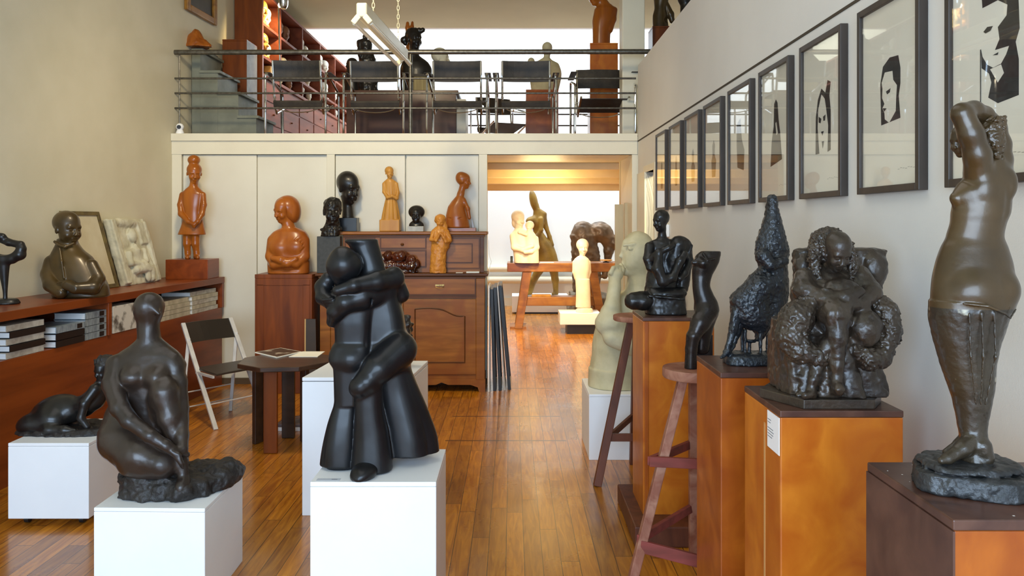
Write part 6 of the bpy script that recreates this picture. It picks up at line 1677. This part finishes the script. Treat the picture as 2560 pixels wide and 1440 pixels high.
def f(S, cy):
    S.head((878, 162, 0), 36, yaw=-50, k=3); S.loft([(170, 878, 0, 9, 9), (190, 879, 0, 17, 12), (cy, 880, 0, 20, 14)], k=4)
up('dark_bust', 'dark head behind the handrail at the left end of the desk', 'bust', 880, zt, 10.45, (850, 130, -26), (912, 226, 26), f, S_blk)
def f(S, cy):
    S.head((1490, -14, -4), 60, yaw=-60, pitch=10, k=3); S.cap((1500, 0, 0), (1512, 22, 0), 14, 18, 6)
    S.loft([(14, 1516, 0, 14, 14), (24, 1514, 0, 28, 20), (45, 1510, 0, 28, 22), (75, 1504, 0, 23, 20), (cy, 1503, 0, 22, 18)], k=5)
    S.ch([(1534, 26, 0, 9), (1531, 50, -4, 9), (1524, 76, -6, 8)], k=4)
up('male_torso_carving', 'brown wooden male torso with bowed head on the tall orange pedestal, upper right', 'statue', 1508, wz(107, 9.7), 9.86, (1465, -60, -34), (1545, 110, 34), f, S_wood)
def f(S, cy):
    S.loft([(-60, 1660, 0, 20, 20), (-10, 1655, 0, 20, 18), (20, 1650, 0, 14, 14), (40, 1650, 0, 18, 14), (cy, 1652, 0, 20, 16)], k=5); S.ch([(1664, 10, 0, 8), (1676, 36, 0, 9), (1680, 52, 0, 7)], k=3); S.ell((1668, 52, -14), (9, 8, 12), k=3, mode='-')
up('cropped_bronze_figure', 'olive bronze figure cropped by the top edge, on the pedestal beyond the parapet', 'statue', 1655, 3.93, 9.25, (1625, -80, -30), (1700, 80, 30), f, B_olive)
def f(S, cy): S.ell((1712, -6, 0), (18, 22, 18)); S.loft([(8, 1715, 0, 14, 14), (cy, 1718, 0, 18, 16)], k=4)
up('dark_sculpture', 'dark sculpture edge beyond the parapet, right of the cropped olive bronze', 'sculpture', 1716, 3.5, 8.9, (1690, -40, -26), (1745, 120, 26), f, S_blk)
o = MB().box(wx(1716, 8.9)-0.15, wx(1716, 8.9)+0.15, 8.75, 9.05, ZM, 3.4995).build('wooden_pedestal', W_redv, bevel=0.004); tag(o, 'hidden-topped red-brown pedestal beyond the parapet under the dark sculpture', 'pedestal')

# bookcase with heads
q = root('bookcase', (-3.3, 12.6, ZM), 'tall red-brown wooden bookcase filled with carved and plaster heads along the upper left wall', 'bookcase')
XB = -3.12
y0, y1 = 10.0, 15.4
XL = lambda y: LX(y)+0.01
def slabx(m, ya, yb, za, zb, xr_=XB, inset=0.0):
    return m.hexa([(XL(ya), ya, za), (xr_-inset, ya, za), (xr_-inset, yb, za), (XL(yb), yb, za), (XL(ya), ya, zb), (xr_-inset, ya, zb), (xr_-inset, yb, zb), (XL(yb), yb, zb)])
zb_, zs1, zs2, ztop = 3.57, 3.80, 4.21, 4.62
W_case = wood('bookcase_wood', lin(130,64,36), lin(98,44,24), rough=0.6, grain=(1, .15, 1), scale=9, coat=0)
slabx(MB(), y0, y0+0.05, ZM, ZC-0.01).build('end_panel', W_redv, q, bevel=0.003)
slabx(MB(), y0+0.05, y1, ZM, zb_-.04, inset=0.03).build('base_cabinet', W_case, q, bevel=0.003)
slabx(MB(), y0+0.05, y1, zb_-.04, zb_).build('cabinet_top', W_case, q, bevel=0.003)
for z in (zs1, zs2, ztop): slabx(MB(), y0+0.05, y1, z-.035, z, inset=0.004).build('shelf_board', W_case, q, bevel=0.002)
for y in (10.78, 11.9, 13.0, 14.1, 15.36): slabx(MB(), y, y+.04, zb_, ztop-.035).build('upright', W_case, q, bevel=0.002)
MB().hexa([(XL(y0)+.0, y0+.05, zb_), (XL(y0)+.02, y0+.05, zb_), (XL(y1)+.02, y1, zb_), (XL(y1), y1, zb_), (XL(y0), y0+.05, ztop), (XL(y0)+.02, y0+.05, ztop), (XL(y1)+.02, y1, ztop), (XL(y1), y1, ztop)]).build('back_panel', W_redv, q)
for i in range(6):
    ya = 10.12+i*0.86
    for j, (za, zb2) in enumerate(((2.68, 2.95), (2.97, 3.24), (3.26, 3.5))):
        d = MB().box(XB-.03, XB-.02, ya, ya+.8, za, zb2).build('drawer', W_case, q, bevel=0.003)
        MB().lathe((XB-.008, ya+.4, (za+zb2)/2), [(0.001, -.014), (.014, -.006), (.014, .006), (.001, .014)], 10).build('knob', W_bufd, d)
# head models, made once and copied
def make_head(kind, m, Hm):
    """bust about Hm metres tall, facing +X mostly; built in its own pixel space"""
    r = root('carved_head', (0, 0, 0), 'x', 'bust', 'heads on the bookcase shelves')
    s = Hm/100.0
    S = SD((-50, -104, -50), (50, 0, 50), 2.6, 4)
    yaw = {0: 70, 1: 50, 2: 30, 3: 85}[kind % 4]
    S.head((0, -62, 0), 76, yaw=yaw, pitch=-4 if kind == 2 else 6, k=4)
    if kind in (1, 3): S.ell((-6, -76, 4), (30, 26, 30), k=4)
    S.loft([(-34, -2, 0, 14, 14), (-14, 0, 0, 16, 16), (-8, 0, 0, 30, 24), (0, 0, 0, 32, 26)], k=6)
    S.flat(0); S.build('head', m, r, 0, 0, s); return r
M_hy = mat('yellow_ochre_head', lin(206,158,80), lin(176,124,54), scale=6, rough=0.4)
M_hw = mat('off_white_plaster_head', lin(226,222,206), lin(204,198,180), scale=6, rough=0.6)
M_hb = mat('brown_clay_head', lin(150,104,74), lin(116,78,56), scale=6, rough=0.5)
protos = {'y': [make_head(0, M_hy, .36), make_head(3, M_hy, .34)], 'w': [make_head(1, M_hw, .30), make_head(2, M_hw, .26)], 'b': [make_head(1, M_hb, .28)]}
used = set()
place = [('y', 0, 10.3, zs2, 1.0, -3.24, 'ochre head in profile, upper shelf of the lit first bay of the bookcase'), ('w', 0, 10.55, zs2, 1.05, -3.26, 'white mask-like head behind the ochre one, upper shelf of the lit bay'),
         ('y', 1, 10.3, zs1, 1.0, -3.23, 'ochre head in profile, middle shelf of the lit first bay'), ('w', 1, 10.58, zs1, 1.0, -3.25, 'small pale head at the right of the middle shelf in the lit bay'),
         ('b', 0, 11.1, zs2, 1.0, -3.25, 'brown head on the upper shelf, second bay, left'), ('b', 0, 11.5, zs2, 1.1, -3.28, 'brown head on the upper shelf, second bay, right'),
         ('b', 0, 11.0, zs1, 1.05, -3.24, 'brown head on the middle shelf, just right of the lit bay'), ('w', 1, 11.35, zs1, .9, -3.25, 'pale head on the middle shelf of the second bay, centre'), ('b', 0, 11.65, zs1, .95, -3.25, 'clay head on the middle shelf of the second bay, right'),
         ('w', 0, 12.2, zs2, 1.0, -3.25, 'pale head on the upper shelf of the third bay, left'), ('w', 1, 12.55, zs2, 1.0, -3.26, 'pale head on the upper shelf of the third bay, right'),
         ('y', 1, 12.2, zs1, .85, -3.24, 'yellowish head on the middle shelf of the third bay, left'), ('w', 0, 12.65, zs1, .95, -3.25, 'white head on the middle shelf of the third bay, right'),
         ('w', 0, 13.4, zs2, 1.0, -3.25, 'white head on the upper shelf of the fourth bay'), ('w', 1, 13.35, zs1, 1.0, -3.25, 'white head on the middle shelf of the fourth bay, left'), ('w', 0, 13.75, zs1, 1.0, -3.24, 'white head on the middle shelf of the fourth bay, right'),
         ('w', 0, 14.5, zs1, 1.0, -3.25, 'white head on the middle shelf of the last bay'),
         ('w', 1, 11.1, zb_, .62, -3.22, 'small pale head on the cabinet top of the second bay, left'), ('b', 0, 11.55, zb_, .62, -3.22, 'small brown head on the cabinet top of the second bay, right'),
         ('w', 0, 12.15, zb_, .62, -3.2, 'small white head on the cabinet top of the third bay, left'), ('w', 1, 12.6, zb_, .66, -3.2, 'small white head on the cabinet top of the third bay, right'),
         ('w', 0, 13.35, zb_, .62, -3.2, 'small white head on the cabinet top of the fourth bay, left'), ('w', 1, 13.8, zb_, .62, -3.2, 'small white head on the cabinet top of the fourth bay, right'),
         ('w', 0, 14.05-.2, zs2, .95, -3.25, 'white head at the right end of the upper shelf of the fourth bay'), ('w', 1, 14.5, zb_, .62, -3.2, 'small white head on the cabinet top of the last bay')]
for k, i, y, z, sc, x, lab in place:
    p0 = protos[k][i]
    if id(p0) in used: c = copy_thing(p0)
    else: c = p0; used.add(id(p0))
    c['label'] = lab; c.location = (x, y, z+0.001); c.scale = (sc, sc, sc)
for y, z, lab, m_ in ((10.22, zb_, 'white card standing low in the lit first bay of the bookcase', M_paper), (10.45, zb_, 'ochre box standing low in the lit first bay of the bookcase', M_hy)):
    o = MB().box(XB-.12, XB-.10 if m_ is M_paper else XB-.03, y, y+.13, z+.0005, z+.17).build('display_card' if m_ is M_paper else 'small_box', m_); tag(o, lab, 'card' if m_ is M_paper else 'box')
# floor lamp with a bare shining bulb
q = root('floor_lamp', (wx(706, 9.6), 9.6, ZM), 'thin chrome floor lamp with shining spot head in front of the bookcase', 'lamp')
xq = wx(705, 9.6)
MB().tube([(xq, 9.6, ZM+.02), (wx(696, 9.6), 9.6, wz(12, 9.6))], 0.010, 8).build('pole', M_chrome, q, smooth=True)
MB().lathe((xq, 9.6, ZM), [(0.13, 0), (0.13, 0.01), (0.03, 0.02), (0.012, 0.04)], 24).build('base', M_chrome, q, smooth=True)
MB().lathe((wx(709, 9.6), 9.6, wz(20, 9.6)), [(0.03, -0.01), (0.05, 0.02), (0.06, 0.09), (0.03, 0.12)], 20).build('lamp_head', M_chrome, q, smooth=True)
Mb = bpy.data.materials.new('glowing_bulb'); Mb.use_nodes = True; pb = Mb.node_tree.nodes['Principled BSDF']
pb.inputs['Emission Color'].default_value = (1, .85, .6, 1); pb.inputs['Emission Strength'].default_value = 12
MB().lathe((wx(700, 9.6), 9.6, wz(14, 9.6)), [(0.001, -0.025), (0.02, -0.015), (0.026, 0.005), (0.015, 0.03), (0.001, 0.035)], 14).build('bulb', Mb, q, smooth=True)

# hanging twin fluorescent fixture
A, Bq = Vector((-1.035, 5.5, 3.13)), Vector((-0.945, 7.0, 3.13))
q = root('fluorescent_fixture', (-0.99, 6.25, 3.05), 'cream twin-tube fluorescent batten hanging on chains over the room', 'lamp')
M_fix = mat('cream_enamel', lin(226,218,188), lin(218,208,176), scale=5, rough=0.35)
dv = (Bq-A).normalized(); sv = Vector((dv.y, -dv.x, 0)); zv = Vector((0, 0, 1))
MB().bar(A+zv*0.03, Bq+zv*0.03, 0.075, 0.10).build('housing', M_fix, q, bevel=0.012, seg=3)
for e in (A, Bq):
    sg = 1 if e is A else -1
    c = e+dv*sg*0.012
    for k in (-1, 1): MB().bar(c+zv*(-0.01)+sv*0.02*k, c+zv*(-0.06)+sv*0.062*k, 0.04, 0.026, up=dv).build('tube_holder', M_fix, q, bevel=0.006)
M_tube = mat('white_glass_tube', lin(244,240,224), rough=0.15)
for k in (-1, 1): MB().tube([A+zv*(-0.055)+sv*0.056*k+dv*.03, Bq+zv*(-0.055)+sv*0.056*k-dv*.03], 0.015, 12).build('fluorescent_tube', M_tube, q, smooth=True)
for y in (5.85, 6.75):
    x = A.x+(Bq.x-A.x)*(y-5.5)/1.5
    ml = MB(); z = A.z+0.08; i = 0
    while z < ZC-0.02:
        w_ = 0.010; pts = []
        for t in range(9):
            a = 2*math.pi*t/8
            pts.append((x+(w_*math.cos(a) if i % 2 == 0 else 0), y+(w_*math.cos(a) if i % 2 else 0), z+0.024*math.sin(a)))
        ml.tube(pts, 0.0028, 5); z += 0.037; i += 1
    o = ml.build('chain', M_fix, q); o['kind'] = 'stuff'
